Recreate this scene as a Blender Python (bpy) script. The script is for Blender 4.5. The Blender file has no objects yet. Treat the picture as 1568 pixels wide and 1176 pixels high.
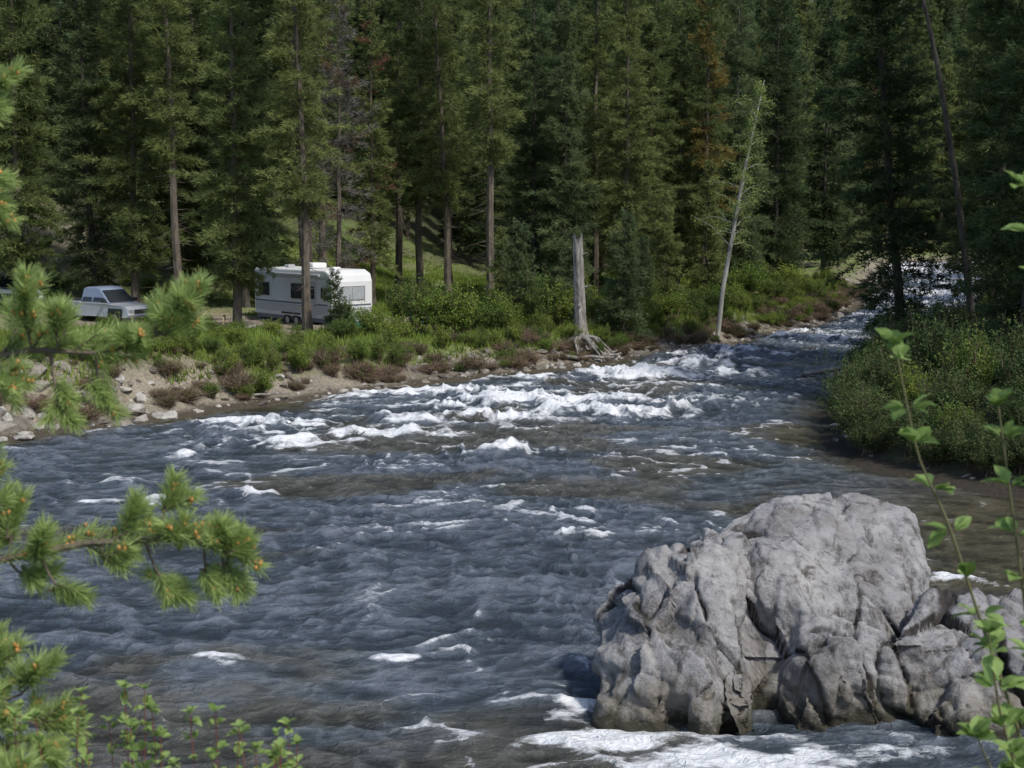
import bpy, bmesh, math, random
import numpy as np
from mathutils import Vector, Matrix
random.seed(7)
scene = bpy.context.scene
COL = scene.collection

# ------------------------------------------------------------------ helpers
def hsh(ix, iy, s):
    n = (ix*374761393 + iy*668265263 + s*974634777) & 0xffffffff
    n = ((n ^ (n >> 13)) * 1274126177) & 0xffffffff
    return ((n ^ (n >> 16)) & 0xffffffff) / 4294967295.0
def vn(x, y, s=0):
    x = np.asarray(x, float); y = np.asarray(y, float)
    ix = np.floor(x).astype(np.int64); iy = np.floor(y).astype(np.int64)
    fx = x-ix; fy = y-iy
    fx = fx*fx*fx*(fx*(fx*6-15)+10); fy = fy*fy*fy*(fy*(fy*6-15)+10)
    a = hsh(ix, iy, s); b = hsh(ix+1, iy, s); c = hsh(ix, iy+1, s); d = hsh(ix+1, iy+1, s)
    return (a*(1-fx)+b*fx)*(1-fy)+(c*(1-fx)+d*fx)*fy
def fbm(x, y, o=4, s=0):
    r = 0; a = .5; t = 0
    for i in range(o):
        r = r+a*vn(x, y, s+i*17); t += a; a *= .5
        x, y = (x*1.6+y*1.2)+5.3, (y*1.6-x*1.2)+1.7
    return r/t
def sfbm(x, y, o=3, s=0):
    r = 0; a = .5; t = 0
    for i in range(o):
        r = r+a*vn(x, y, s+i*17); t += a; a *= .55
        x, y = x*2.07+5.3+y*.12, y*2.03+1.7
    return r/t
def sm(t):
    t = np.clip(t, 0, 1); return t*t*(3-2*t)

def mkmesh(name, V, faces, mats, attrs=None, smooth=False):
    V = np.asarray(V, np.float32).reshape(-1, 3)
    me = bpy.data.meshes.new(name)
    me.vertices.add(len(V)); me.vertices.foreach_set("co", V.ravel())
    li = []; tot = []; mi = []
    for F, m in faces:
        F = np.asarray(F, np.int32)
        if len(F) == 0: continue
        li.append(F.ravel()); tot.append(np.full(len(F), F.shape[1], np.int32)); mi.append(np.full(len(F), m, np.int32))
    li = np.concatenate(li); tot = np.concatenate(tot); mi = np.concatenate(mi)
    st = np.concatenate([[0], np.cumsum(tot)[:-1]]).astype(np.int32)
    me.loops.add(len(li)); me.loops.foreach_set("vertex_index", li)
    me.polygons.add(len(tot)); me.polygons.foreach_set("loop_start", st)
    me.polygons.foreach_set("material_index", mi)
    me.polygons.foreach_set("use_smooth", np.full(len(tot), smooth))
    for m in mats: me.materials.append(m)
    if attrs:
        for k, a in attrs.items():
            a = np.asarray(a, np.float32)
            if a.ndim == 1:
                at = me.attributes.new(k, 'FLOAT', 'POINT'); at.data.foreach_set("value", a)
            else:
                at = me.attributes.new(k, 'FLOAT_COLOR', 'POINT')
                at.data.foreach_set("color", np.hstack([a, np.ones((len(a), 1), np.float32)]).ravel())
    me.update(calc_edges=True); me.validate()
    return me
def obj(name, me, loc=(0, 0, 0), rot=(0, 0, 0), sc=1.0, parent=None):
    o = bpy.data.objects.new(name, me); COL.objects.link(o)
    o.location = loc; o.rotation_euler = rot
    o.scale = (sc, sc, sc) if isinstance(sc, (int, float)) else sc
    if parent: o.parent = parent
    return o
def empty(name, loc=(0, 0, 0), rot=(0, 0, 0)):
    o = bpy.data.objects.new(name, None); COL.objects.link(o); o.location = loc; o.rotation_euler = rot
    return o

class NT:
    def __init__(s, name):
        s.m = bpy.data.materials.new(name); s.m.use_nodes = True; s.t = s.m.node_tree
        s.b = s.t.nodes["Principled BSDF"]; s.out = s.t.nodes["Material Output"]
    def n(s, ty, **kw):
        nd = s.t.nodes.new(ty)
        for k, v in kw.items(): setattr(nd, k, v)
        return nd
    def l(s, a, b): s.t.links.new(a, b)
    def attr(s, name): return s.n('ShaderNodeAttribute', attribute_name=name)
    def coord(s): return s.n('ShaderNodeTexCoord').outputs['Object']
    def noise(s, scale, detail=4, rough=.55, vec=None, dist=0):
        nd = s.n('ShaderNodeTexNoise'); nd.inputs['Scale'].default_value = scale
        nd.inputs['Detail'].default_value = detail; nd.inputs['Roughness'].default_value = rough
        nd.inputs['Distortion'].default_value = dist
        s.l(vec if vec is not None else s.coord(), nd.inputs['Vector']); return nd.outputs['Fac']
    def ramp(s, fac, stops):
        nd = s.n('ShaderNodeValToRGB'); e = nd.color_ramp.elements
        while len(e) < len(stops): e.new(.5)
        for i, (p, c) in enumerate(stops):
            e[i].position = p; e[i].color = (*c, 1) if len(c) == 3 else c
        s.l(fac, nd.inputs[0]); return nd.outputs[0]
    def mix(s, fac, a, b, mode='MIX'):
        nd = s.n('ShaderNodeMix', data_type='RGBA', blend_type=mode)
        if isinstance(fac, float): nd.inputs[0].default_value = fac
        else: s.l(fac, nd.inputs[0])
        for k, v in ((6, a), (7, b)):
            if isinstance(v, tuple): nd.inputs[k].default_value = (*v, 1)
            else: s.l(v, nd.inputs[k])
        return nd.outputs[2]
    def math(s, op, a, b=0.0, clamp=False):
        nd = s.n('ShaderNodeMath', operation=op, use_clamp=clamp)
        for k, v in ((0, a), (1, b)):
            if isinstance(v, (int, float)): nd.inputs[k].default_value = v
            else: s.l(v, nd.inputs[k])
        return nd.outputs[0]
    def bump(s, h, strength=.5, dist=.1, normal=None):
        nd = s.n('ShaderNodeBump'); nd.inputs['Strength'].default_value = strength
        nd.inputs['Distance'].default_value = dist; s.l(h, nd.inputs['Height'])
        if normal is not None: s.l(normal, nd.inputs['Normal'])
        return nd.outputs[0]
    def base(s, c):
        if isinstance(c, tuple): s.b.inputs['Base Color'].default_value = (*c, 1)
        else: s.l(c, s.b.inputs['Base Color'])
    def rough(s, r): s.b.inputs['Roughness'].default_value = r

def foliage(name, dark, light, tr=.3, objvar=.35):
    k = NT(name)
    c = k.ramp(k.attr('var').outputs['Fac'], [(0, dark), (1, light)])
    oi = k.n('ShaderNodeObjectInfo')
    v = k.math('MULTIPLY_ADD', oi.outputs['Random'], objvar); v.node.inputs[2].default_value = 1-objvar/2
    hs = k.n('ShaderNodeHueSaturation'); k.l(c, hs.inputs['Color']); k.l(v, hs.inputs['Value'])
    h = k.math('MULTIPLY_ADD', oi.outputs['Random'], -.03); h.node.inputs[2].default_value = .512
    k.l(h, hs.inputs['Hue'])
    d = k.n('ShaderNodeBsdfDiffuse'); k.l(hs.outputs[0], d.inputs[0])
    if tr > 0:
        t = k.n('ShaderNodeBsdfTranslucent'); k.l(hs.outputs[0], t.inputs[0])
        mx = k.n('ShaderNodeMixShader'); mx.inputs[0].default_value = tr
        k.l(d.outputs[0], mx.inputs[1]); k.l(t.outputs[0], mx.inputs[2]); k.l(mx.outputs[0], k.out.inputs[0])
    else: k.l(d.outputs[0], k.out.inputs[0])
    k.t.nodes.remove(k.b)
    return k.m
def plain(name, c, rough=.5, metal=0, nv=.12, ns=6):
    k = NT(name)
    f = k.noise(ns, 3)
    k.base(k.ramp(f, [(.3, tuple(x*(1-nv) for x in c)), (.7, tuple(min(1, x*(1+nv)) for x in c))]))
    k.rough(rough); k.b.inputs['Metallic'].default_value = metal
    return k.m
def bark(name, c1, c2, sc=6):
    k = NT(name)
    mp = k.n('ShaderNodeMapping'); mp.inputs['Scale'].default_value = (1, 1, .25); k.l(k.coord(), mp.inputs[0])
    f = k.noise(sc, 5, .65, mp.outputs[0])
    k.base(k.ramp(f, [(.35, c1), (.65, c2)])); k.rough(.9)
    k.l(k.bump(f, .6, .04), k.b.inputs['Normal'])
    return k.m

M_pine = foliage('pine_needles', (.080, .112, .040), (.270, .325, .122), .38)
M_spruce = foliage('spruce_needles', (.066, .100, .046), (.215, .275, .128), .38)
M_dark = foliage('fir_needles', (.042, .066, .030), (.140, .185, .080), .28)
M_yel = foliage('yellowing_needles', (.14, .115, .04), (.38, .29, .10))
M_rust = foliage('rust_needles', (.14, .08, .05), (.27, .16, .10))
M_deadtw = foliage('dead_twigs', (.11, .10, .09), (.28, .255, .23), 0)
M_willow = foliage('willow_leaves', (.10, .155, .028), (.29, .39, .09), .35)
M_green2 = foliage('shrub_leaves', (.08, .13, .03), (.23, .32, .085), .35)
M_alder = foliage('alder_leaves', (.045, .072, .026), (.165, .22, .085), .3)
M_aspen = foliage('aspen_leaves', (.16, .22, .06), (.35, .43, .15), .4)
M_twig = foliage('bare_red_twigs', (.10, .068, .05), (.29, .205, .155), 0)
M_grass = foliage('grass_blades', (.11, .17, .028), (.29, .39, .095), .35)
M_fgneedle = foliage('young_pine_needles', (.17, .25, .07), (.50, .62, .24), .4, .1)
M_fgleaf = foliage('bright_leaves', (.18, .28, .08), (.40, .54, .20), .45, .1)
M_bark = bark('pine_bark', (.065, .052, .041), (.20, .16, .12))
M_bark2 = bark('dark_bark', (.04, .034, .028), (.13, .11, .09))
M_snag = bark('weathered_wood', (.13, .115, .10), (.40, .37, .33), 5)
M_white = bark('aspen_bark', (.22, .21, .18), (.50, .49, .43), 3)
M_redstem = plain('red_stem', (.22, .06, .05), .5)
M_stem = plain('green_stem', (.16, .15, .07), .6)
M_bud = plain('pollen_cones', (.55, .27, .08), .6)

# ------------------------------------------------------------------ river & terrain
LBY = [-60, 10, 22, 31, 37, 41.6, 44.2, 47.4, 52.8, 57, 60.5, 64.3, 69.9, 79.4, 86.5, 101.6, 133.8, 173.5, 190, 195, 200]
LBX = [-300, -90, -45, -28, -20, -15.3, -13.2, -10.8, -5.8, -2.2, 1.9, 5, 10.3, 15.4, 19.6, 24.8, 35.1, 45.5, 75, 150, 400]
RBY = [-60, 10, 14, 24, 29, 33.4, 36.5, 40, 48, 56, 66, 80, 100, 130, 165, 175, 180, 185]
RBX = [13, 13, 14, 18, 17, 12.8, 10.2, 9.6, 11.2, 13.8, 18.0, 26.5, 37, 48, 60, 85, 150, 400]
XL = lambda y: np.interp(y, LBY, LBX)
XR = lambda y: np.interp(y, RBY, RBX)
def YN(x): return np.where(x > -5, 11.0, 11+.5*(x+5))
segs = []
for i in range(len(LBY)-1): segs.append((LBX[i], LBY[i], LBX[i+1], LBY[i+1], 0))
for i in range(1, len(RBY)-1): segs.append((RBX[i], RBY[i], RBX[i+1], RBY[i+1], 1))
segs += [(-300, -136.5, -5, 11, 2), (-5, 11, 13, 11, 2)]
def shore(X, Y):
    X = np.asarray(X, float); Y = np.asarray(Y, float)
    best = np.full(X.shape, 1e9); bid = np.zeros(X.shape, int)
    for x0, y0, x1, y1, k in segs:
        dx, dy = x1-x0, y1-y0
        t = np.clip(((X-x0)*dx+(Y-y0)*dy)/(dx*dx+dy*dy), 0, 1)
        d = np.hypot(X-x0-t*dx, Y-y0-t*dy)
        m = d < best; best = np.where(m, d, best); bid = np.where(m, k, bid)
    water = (X > XL(Y)) & (X < XR(Y)) & (Y > YN(X))
    d = np.where(water, -best, best)
    d = d+(fbm(X*.7, Y*.7, 3, 5)-.5)*1.1*np.clip((Y-15)/20, 0, 1)
    return d, bid
def height(X, Y):
    d, b = shore(X, Y)
    n = fbm(X*.5, Y*.5, 4, 9)-.5; n2 = fbm(X*2, Y*2, 3, 19)-.5
    zl = 1.05*sm(d/3.0)+.012*np.maximum(d, 0)+.31*np.maximum(0, d-26)*sm((d-26)/20)
    zl = zl+.75*sm((-X-9)/4)*sm(d/2.4)*(1-sm((d-5)/9))
    zr = .9*sm(d/2.5)+.24*np.maximum(0, d-4)
    zn = .47*np.minimum(np.maximum(d, 0), 11.5)+.05*np.maximum(0, d-11.5)
    z = np.where(b == 0, zl, np.where(b == 1, zr, zn))
    z = z+sm(d/2)*(n*.5+n2*.15)*np.where(b == 2, .3, 1)+sm(d/.5)*n2*.12
    z = np.where(d < 0, -.5*sm(-d/2.5)-.02, z)
    return z
def gz(x, y): return float(height(np.array([x]), np.array([y]))[0])

def grid_faces(nr, nc):
    i = np.arange(nr*nc).reshape(nr, nc)
    return np.stack([i[:-1, :-1], i[:-1, 1:], i[1:, 1:], i[1:, :-1]], -1).reshape(-1, 4)

ns = 560
s = np.linspace(-1, 1, ns)
gx = 420*np.sinh(4.2*s)/np.sinh(4.2)
gy = 50+420*np.sinh(4.2*s)/np.sinh(4.2)
X, Y = np.meshgrid(gx, gy)
Z = height(X, Y); D, B = shore(X, Y)
n1 = fbm(X*.25, Y*.25, 4, 31)[..., None]; n3 = fbm(X*1.5, Y*1.5, 3, 41)[..., None]
grass = np.array([.150, .210, .050]); grass2 = np.array([.24, .29, .085]); dirt = np.array([.28, .23, .18]); duff = np.array([.16, .13, .085])
gravel = np.array([.30, .255, .20]); mud = np.array([.09, .07, .045])
c = grass+(grass2-grass)*n3
c = c+(duff-c)*sm((n1-.48)/.15)*.7
glade = np.exp(-(((X+7)/18)**2+((Y-98)/19)**2))[..., None]
c = c+((grass2-c)*glade*.7)
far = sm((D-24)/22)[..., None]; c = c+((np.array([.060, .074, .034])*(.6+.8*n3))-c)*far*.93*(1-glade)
dm = np.exp(-(((X+13)/13)**2+((Y-69)/5)**2))[..., None]
dm = np.maximum(dm, np.exp(-(((X-11.5)/3)**2+((Y-93)/5)**2))[..., None])
dm = np.maximum(dm, np.exp(-(((X+36)/10)**2+((Y-88)/5)**2))[..., None])
c = c+(dirt*1.1-c)*np.clip(dm*1.3, 0, 1)
rb = (B == 1)[..., None]
c = np.where(rb, (duff*.6+(grass*.5-duff*.6)*n3), c)
sh = (1-sm((D-1.2)/1.6))[..., None]*np.clip(n3*1.5+.4, 0, 1)*np.where(rb, .12, 1); c = c+(gravel*(.5+n1)-c)*sh
wet = (1-sm((D-.0)/.6))[..., None]; c = c+(mud*np.where(rb, .5, 1)-c)*wet
k = NT('ground_soil')
f = k.noise(9, 6, .65)
k.base(k.mix(1.0, k.attr('col').outputs['Color'], k.ramp(f, [(.3, (.5, .5, .5)), (.7, (1.35, 1.35, 1.3))]), 'MULTIPLY'))
k.rough(.95); k.l(k.bump(f, .9, .12), k.b.inputs['Normal'])
M_ground = k.m
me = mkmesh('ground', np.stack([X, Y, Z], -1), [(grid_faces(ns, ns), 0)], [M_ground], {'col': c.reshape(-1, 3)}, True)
obj('ground', me)

# ------------------------------------------------------------------ water
ys = [9.0]
while ys[-1] < 200: ys.append(ys[-1]*1.0027)
ys = np.array(ys); nc = 760
ss = np.linspace(-1, 1, nc)
xl = np.maximum(XL(ys), -150)-2.5; xr = np.minimum(XR(ys), 160)+2.5
cc = np.clip(0+ys*.03, xl+3, xr-3)
sp = np.abs(ss)*.33+np.abs(ss)**3*.67
X = np.where(ss[None] < 0, cc[:, None]-(cc-xl)[:, None]*sp[None], cc[:, None]+(xr-cc)[:, None]*sp[None])
Y = np.repeat(ys[:, None], nc, 1)
D, B = shore(X, Y)
patches = [(1.3, 48.7, 4.6, 1.9, 1.2), (2.8, 46.6, 2.4, 1.0, 1.3), (4.7, 57, 2.8, 2.0, 1.15), (8.4, 61, 2.2, 1.2, 1.0), (9.4, 57.6, 1.4, .8, .95),
 (5.2, 47.2, 1.1, .5, .95), (-4, 42.2, 2.0, .65, 1.2), (-3.7, 45, 1.4, .6, 1.0), (-.4, 39, 1.7, .7, 1.05), (-8.1, 44.2, 2.4, .9, 1.15), (-6.4, 40.5, 1.5, .8, .9),
 (-8.4, 40.4, .9, .35, .75), (-3.2, 51, 3.4, .8, 1.1), (-6.3, 33.3, .75, .45, 1.15), (-8.6, 32.4, 1.2, .25, 1.0), (-9.9, 34.5, 1.0, .3, .8), (-9.4, 38.4, .9, .3, .8),
 (-4.5, 20.7, .45, .25, .95), (-.3, 23.1, .45, .2, .95), (-.2, 21.8, .4, .15, .85), (-1, 21.3, .35, .15, .9), (-1.85, 20.9, .35, .15, .9), (-.9, 45.4, 2.4, .6, 1.0),
 (.75, 18.9, .55, 1.0, 1.15), (1.3, 17.6, 1.0, .8, 1.2), (2.5, 16.9, 1.6, .6, 1.15), (4.2, 17.0, 1.5, .4, .9), (15.3, 74, 4, 6, .66), (7.5, 66, 3, 4, .60), (1, 56, 3, 2, .62),
 (10.5, 66, 3, 3, .65), (24, 86, 5, 8, .85), (34, 106, 8, 15, .95), (48, 145, 10, 40, 1.1), (7.9, 25.6, 1.3, .3, .7), (6, 52, 3, 3, .56), (0, 49, 9, 5, .50), (-6, 42, 5, 3, .46),
 (-5, 25, .6, .2, .7), (1.6, 29, .7, .25, .65), (-8, 28, .8, .22, .65), (0, 33.5, .9, .25, .6)]
F = np.zeros_like(X)
for (px, py, rx, ry, a) in patches:
    F = np.maximum(F, a*np.exp(-(((X-px)/rx)**2+((Y-py)/ry)**2)))
wx = fbm(X*.4, Y*.4, 2, 3)*2.0; wy = fbm(X*.4+9, Y*.4, 2, 4)*2.0
def ridge(x, y, s): return 1-np.abs(2*vn(x, y, s)-1)
r1 = ridge(X*.55+wx, Y*.85+wy, 51); r2 = ridge(X*1.35+wx*1.5+Y*.3, Y*1.9+wy*1.5, 61); r3 = ridge(X*2.9+wy*2-Y*.5, Y*4.0+wx*2, 71); r4 = sfbm(X*6+wx, Y*8.5, 2, 81)
rough_w = .50+.5*sm((fbm(X*.12, Y*.12, 2, 77)-.3)/.4)
cal = sm((-D+.2)/2.0)
cal = cal*(1-.6*np.exp(-(((X-13)/5)**2+((Y-29)/6)**2)))
H = (r1**2*.10+r2**2*.10+r3**2*.06+r4*.035)*rough_w
rap = sm(F/.9)
H = H*cal*np.clip(.85+Y/200, .8, 1.25)+rap*(r1*.18+r2*.20+r3*.10-.06)*np.clip((Y-10)/42, .12, 1.1)*cal
Z = H-.12
st1 = sfbm(X*.6+wx, Y*1.25+wy, 4, 101); st2 = sfbm(X*2.0+wy, Y*4.2+wx, 3, 131)
foam = F*.98+(st1-.5)*1.1+(st2-.5)*1.3+(r2-.5)*.5-.19
foam = foam*sm(F/.25)
caps = sm((r1*.45+r2*.7+r3*.25-1.07)/.14)*sm((fbm(X*.25+4, Y*.3, 3, 111)-.43)/.15)
foam = np.maximum(foam, caps*.60*cal)-.04
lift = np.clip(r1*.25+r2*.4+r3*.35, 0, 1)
shal = np.maximum(1-sm(-D/2.6), np.exp(-(((X-12.0)/4.8)**2+((Y-28)/7.5)**2))*1.5)
shal = np.clip(shal+sm((fbm(X*.22, Y*.35, 4, 121)-.52)/.15)*.65, 0, 1)
k = NT('river_water')
co = k.coord()
mp = k.n('ShaderNodeMapping'); mp.inputs['Scale'].default_value = (1, 1.45, 1); k.l(co, mp.inputs[0])
mp2 = k.n('ShaderNodeMapping'); mp2.inputs['Scale'].default_value = (1, 2.2, 1); k.l(co, mp2.inputs[0])
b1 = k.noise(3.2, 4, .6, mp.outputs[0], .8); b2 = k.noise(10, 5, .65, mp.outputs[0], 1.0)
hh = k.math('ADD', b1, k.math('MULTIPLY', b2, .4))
painted_sheen = k.math('MULTIPLY', k.attr('lift').outputs['Fac'], k.math('ADD', b1, .35))  # wave reflections painted into the base colour: pale crests, dark troughs
blue = k.ramp(painted_sheen, [(.28, (.030, .040, .050)), (.50, (.070, .088, .108)), (.74, (.165, .190, .225))])
deep = k.mix(k.attr('shallow').outputs['Fac'], blue, k.ramp(painted_sheen, [(.28, (.036, .031, .014)), (.72, (.12, .105, .062))]))
fn = k.noise(5, 8, .78, mp2.outputs[0], .6)
fm = k.math('ADD', k.attr('foam').outputs['Fac'], k.math('MULTIPLY', k.math('SUBTRACT', fn, .5), 1.35))
fac = k.ramp(fm, [(.32, (0, 0, 0)), (.50, (.45, .45, .45)), (.74, (1, 1, 1))])
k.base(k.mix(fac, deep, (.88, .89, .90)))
k.l(k.ramp(fac, [(0, (.12, .12, .12)), (1, (.7, .7, .7))]), k.b.inputs['Roughness'])
k.b.inputs['IOR'].default_value = 1.42
k.l(k.bump(hh, 1.0, .15), k.b.inputs['Normal'])
M_water = k.m
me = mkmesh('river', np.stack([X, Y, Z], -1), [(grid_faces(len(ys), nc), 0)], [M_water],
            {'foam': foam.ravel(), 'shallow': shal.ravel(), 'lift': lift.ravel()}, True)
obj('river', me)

# ------------------------------------------------------------------ boulders
k = NT('boulder_rock')
co = k.coord()
f1 = k.noise(.9, 6, .62, co, .6); f2 = k.noise(5, 9, .72, co); f3 = k.noise(26, 5, .7, co)
c1 = k.ramp(f1, [(.32, (.25, .235, .22)), (.5, (.36, .355, .36)), (.70, (.48, .465, .45))])
c1 = k.mix(1.0, c1, k.ramp(f2, [(.33, (.45, .43, .41)), (.46, (.88, .87, .86)), (.7, (1.2, 1.18, 1.15))]), 'MULTIPLY')
mps = k.n('ShaderNodeMapping'); mps.inputs['Scale'].default_value = (1.6, 1.6, .35); mps.inputs['Rotation'].default_value = (0, .35, 0); k.l(co, mps.inputs[0])
stn = k.noise(1.9, 7, .74, mps.outputs[0], .8)
c1 = k.mix(1.0, c1, k.ramp(stn, [(.37, (.28, .26, .24)), (.49, (1, 1, 1))]), 'MULTIPLY')
ck = k.math('SUBTRACT', k.attr('crack').outputs['Fac'], k.math('MULTIPLY', f2, .35))
c1 = k.mix(1.0, c1, k.ramp(ck, [(.05, (1, 1, 1)), (.35, (.16, .145, .13))]), 'MULTIPLY')
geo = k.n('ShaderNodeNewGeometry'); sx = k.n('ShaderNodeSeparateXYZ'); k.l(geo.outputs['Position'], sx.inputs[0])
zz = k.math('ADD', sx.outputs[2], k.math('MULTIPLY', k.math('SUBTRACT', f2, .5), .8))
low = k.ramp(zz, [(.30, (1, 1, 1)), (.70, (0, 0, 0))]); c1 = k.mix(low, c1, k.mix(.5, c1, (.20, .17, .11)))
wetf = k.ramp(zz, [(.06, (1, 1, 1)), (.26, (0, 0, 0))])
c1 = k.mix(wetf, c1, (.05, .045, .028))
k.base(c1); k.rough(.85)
bh = k.math('ADD', f2, k.math('MULTIPLY', f3, .3))
k.l(k.bump(bh, .9, .09), k.b.inputs['Normal'])
M_rock = k.m
def hull_obj(name, blocks, vox, mat, seed, rugged):
    me = bpy.data.meshes.new('tmp_'+name); bm = bmesh.new()
    for pts in blocks:
        b2 = bmesh.new()
        for p in pts: b2.verts.new(p)
        r_ = bmesh.ops.convex_hull(b2, input=b2.verts[:])
        bmesh.ops.delete(b2, geom=list({g for g in r_['geom_interior']+r_['geom_unused'] if isinstance(g, bmesh.types.BMVert)}), context='VERTS')
        bmesh.ops.recalc_face_normals(b2, faces=b2.faces[:])
        t = bpy.data.meshes.new('t'); b2.to_mesh(t); b2.free(); bm.from_mesh(t)
    bm.to_mesh(me); bm.free()
    o = obj('tmp', me)
    m_ = o.modifiers.new('r', 'REMESH'); m_.mode = 'VOXEL'; m_.voxel_size = vox
    m_ = o.modifiers.new('s', 'SMOOTH'); m_.iterations = 2
    ev = o.evaluated_get(bpy.context.evaluated_depsgraph_get()); em = ev.to_mesh()
    n = len(em.vertices); P = np.empty(n*3, np.float32); em.vertices.foreach_get('co', P); P = P.reshape(-1, 3).astype(float)
    N = np.empty(n*3, np.float32); em.vertices.foreach_get('normal', N); N = N.reshape(-1, 3).astype(float)
    Fq = np.array([p.vertices[:] for p in em.polygons if len(p.vertices) == 4]); Ft = np.array([p.vertices[:] for p in em.polygons if len(p.vertices) == 3]).reshape(-1, 3)
    ev.to_mesh_clear(); bpy.data.objects.remove(o)
    r = np.random.default_rng(seed)
    def n3(p, f, s0):
        return (fbm(p[:, 0]*f+p[:, 2]*f*.7, p[:, 1]*f+p[:, 2]*f*.9, 3, s0)+fbm(p[:, 2]*f*1.1+p[:, 0]*f*.3, p[:, 0]*f*.8-p[:, 1]*f*.6, 3, s0+7))*.5-.5
    def cells(p, cnt, amp_t, amp_o, cl, cw, cd, warp):
        lo, hi = p.min(0), p.max(0)
        S = r.uniform(lo, hi, (cnt, 3)); rv_ = r.normal(size=(cnt, 3))*amp_t; of = r.normal(size=cnt)*amp_o
        q = p+np.column_stack([n3(p, 1.3, 201), n3(p, 1.3, 301), n3(p, 1.3, 401)])*warp
        i1 = np.zeros(len(p), int); dA = np.full(len(p), 9.); dB = np.full(len(p), 9.)
        for j in range(cnt):
            w_ = q-S[j]; w_ = np.column_stack([w_[:, 0]*1.25+w_[:, 2]*.3, w_[:, 1], w_[:, 2]*.6-w_[:, 0]*.15])
            d = np.linalg.norm(w_, axis=1)
            m = d < dA; dB = np.where(m, dA, np.minimum(dB, d)); i1 = np.where(m, j, i1); dA = np.where(m, d, dA)
        cr = np.exp(-((dB-dA)/cw)**2)
        return np.clip(np.sum((q-S[i1])*rv_[i1], 1), -cl, cl)+of[i1], cr, cd
    d1, k1, e1 = cells(P, 34, .24, .05, .17, .05, .10, .35)
    d2, k2, e2 = cells(P, 190, .30, .014, .07, .022, .035, .25)
    rg = rugged(P); m1 = np.clip(n3(P, .9, 88)*4+.65, .0, 1)
    disp = (d1-k1*e1*m1)*rg+(d2-k2*e2*m1)*rg+n3(P, .9, 11)*.34*rg+n3(P, 2.6, 14)*.14*rg+n3(P, 6, 21)*.08+n3(P, 14, 31)*.045
    P2 = P+N*disp[:, None]
    crack = np.clip((k1*1.0*(n3(P, 1.2, 55)+.85)+k2*.5*(n3(P, 1.5, 65)*2+.6))*m1*np.minimum(1, rg*1.2), 0, 1)
    fc = [(Fq, 0)]+([(Ft, 0)] if len(Ft) else [])
    return obj(name, mkmesh(name, P2, fc, [mat], {'crack': crack}, True))
A = [(1.4, 18.2, -.6), (1.15, 19.6, -.6), (3.3, 17.7, -.6), (3.3, 19.8, -.6), (1.2, 18.7, .65), (1.35, 20.1, .9), (3.3, 18.0, .5), (2.2, 18.0, .6),
     (1.75, 19.2, 1.40), (2.4, 19.2, 1.75), (3.05, 18.8, 1.55), (2.3, 20.2, 1.8), (3.2, 20, 1.95)]
A2 = [(1.2, 18.1, -.5), (2.1, 17.7, -.5), (1.3, 18.8, -.5), (2.3, 18.5, -.5), (1.35, 18.2, .35), (2.0, 17.9, .45), (1.5, 18.8, .7), (2.3, 18.6, .8)]
A3 = [(2.3, 17.6, -.5), (3.25, 17.5, -.5), (2.4, 18.5, -.5), (3.3, 18.5, -.5), (2.5, 17.8, .3), (3.1, 17.7, .5), (2.5, 18.6, .9), (3.1, 18.6, 1.1)]
Bk = [(2, 20.5, -.6), (2.4, 22.4, -.6), (6.2, 22.3, -.6), (6.2, 19.9, -.6), (3.9, 18.9, -.6), (2.5, 20.6, 1.75), (3.4, 21.2, 2.10), (4.3, 21.5, 2.40),
      (5.5, 21.5, 2.42), (6.15, 21.4, 2.15), (3.75, 19.7, 1.85), (4.05, 18.9, 1.3), (5.4, 19.4, 1.2), (6.2, 20.6, 1.40), (3.9, 18.9, .3)]
Cb = [(3.65, 17.8, -.6), (5.2, 17.9, -.6), (5.3, 19.5, -.6), (3.7, 19.5, -.6), (3.95, 18.2, .75), (4.6, 18.1, .95), (5.1, 18.6, 1.1), (4.0, 19.2, 1.35)]
Cl = [(3.0, 18.5, -.6), (4.2, 18.5, -.6), (3.0, 19.8, -.6), (4.2, 19.8, -.6), (3.1, 18.8, .7), (4.0, 18.8, .7), (3.2, 19.8, 1.5), (4.0, 19.8, 1.5)]
Db = [(4.95, 18.0, -.6), (8.6, 17.6, -.6), (9.2, 19.8, -.6), (5.2, 20.2, -.6), (5.1, 18.5, 1.0), (6.1, 19.6, 1.36), (7.3, 19.7, 1.45), (8.8, 19.6, 1.4), (6.6, 18.3, .95), (8.4, 18.0, .8)]
D2 = [(5.3, 17.5, -.6), (6.6, 17.4, -.6), (8.5, 17.3, -.6), (5.5, 18.3, -.6), (8.6, 18.3, -.6), (5.6, 17.9, .3), (6.8, 17.8, .35), (8.2, 17.7, .3), (6.5, 18.3, .6)]
hull_obj('boulder', [A, A2, A3, Bk, Cb, Cl], .032, M_rock, 4, lambda P: 1.0-.6*sm((P[:, 0]-3.4)/.6)*sm((P[:, 2]-.6)/.5))
hull_obj('boulder', [Db, D2], .032, M_rock, 9, lambda P: np.full(len(P), .7))

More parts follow.
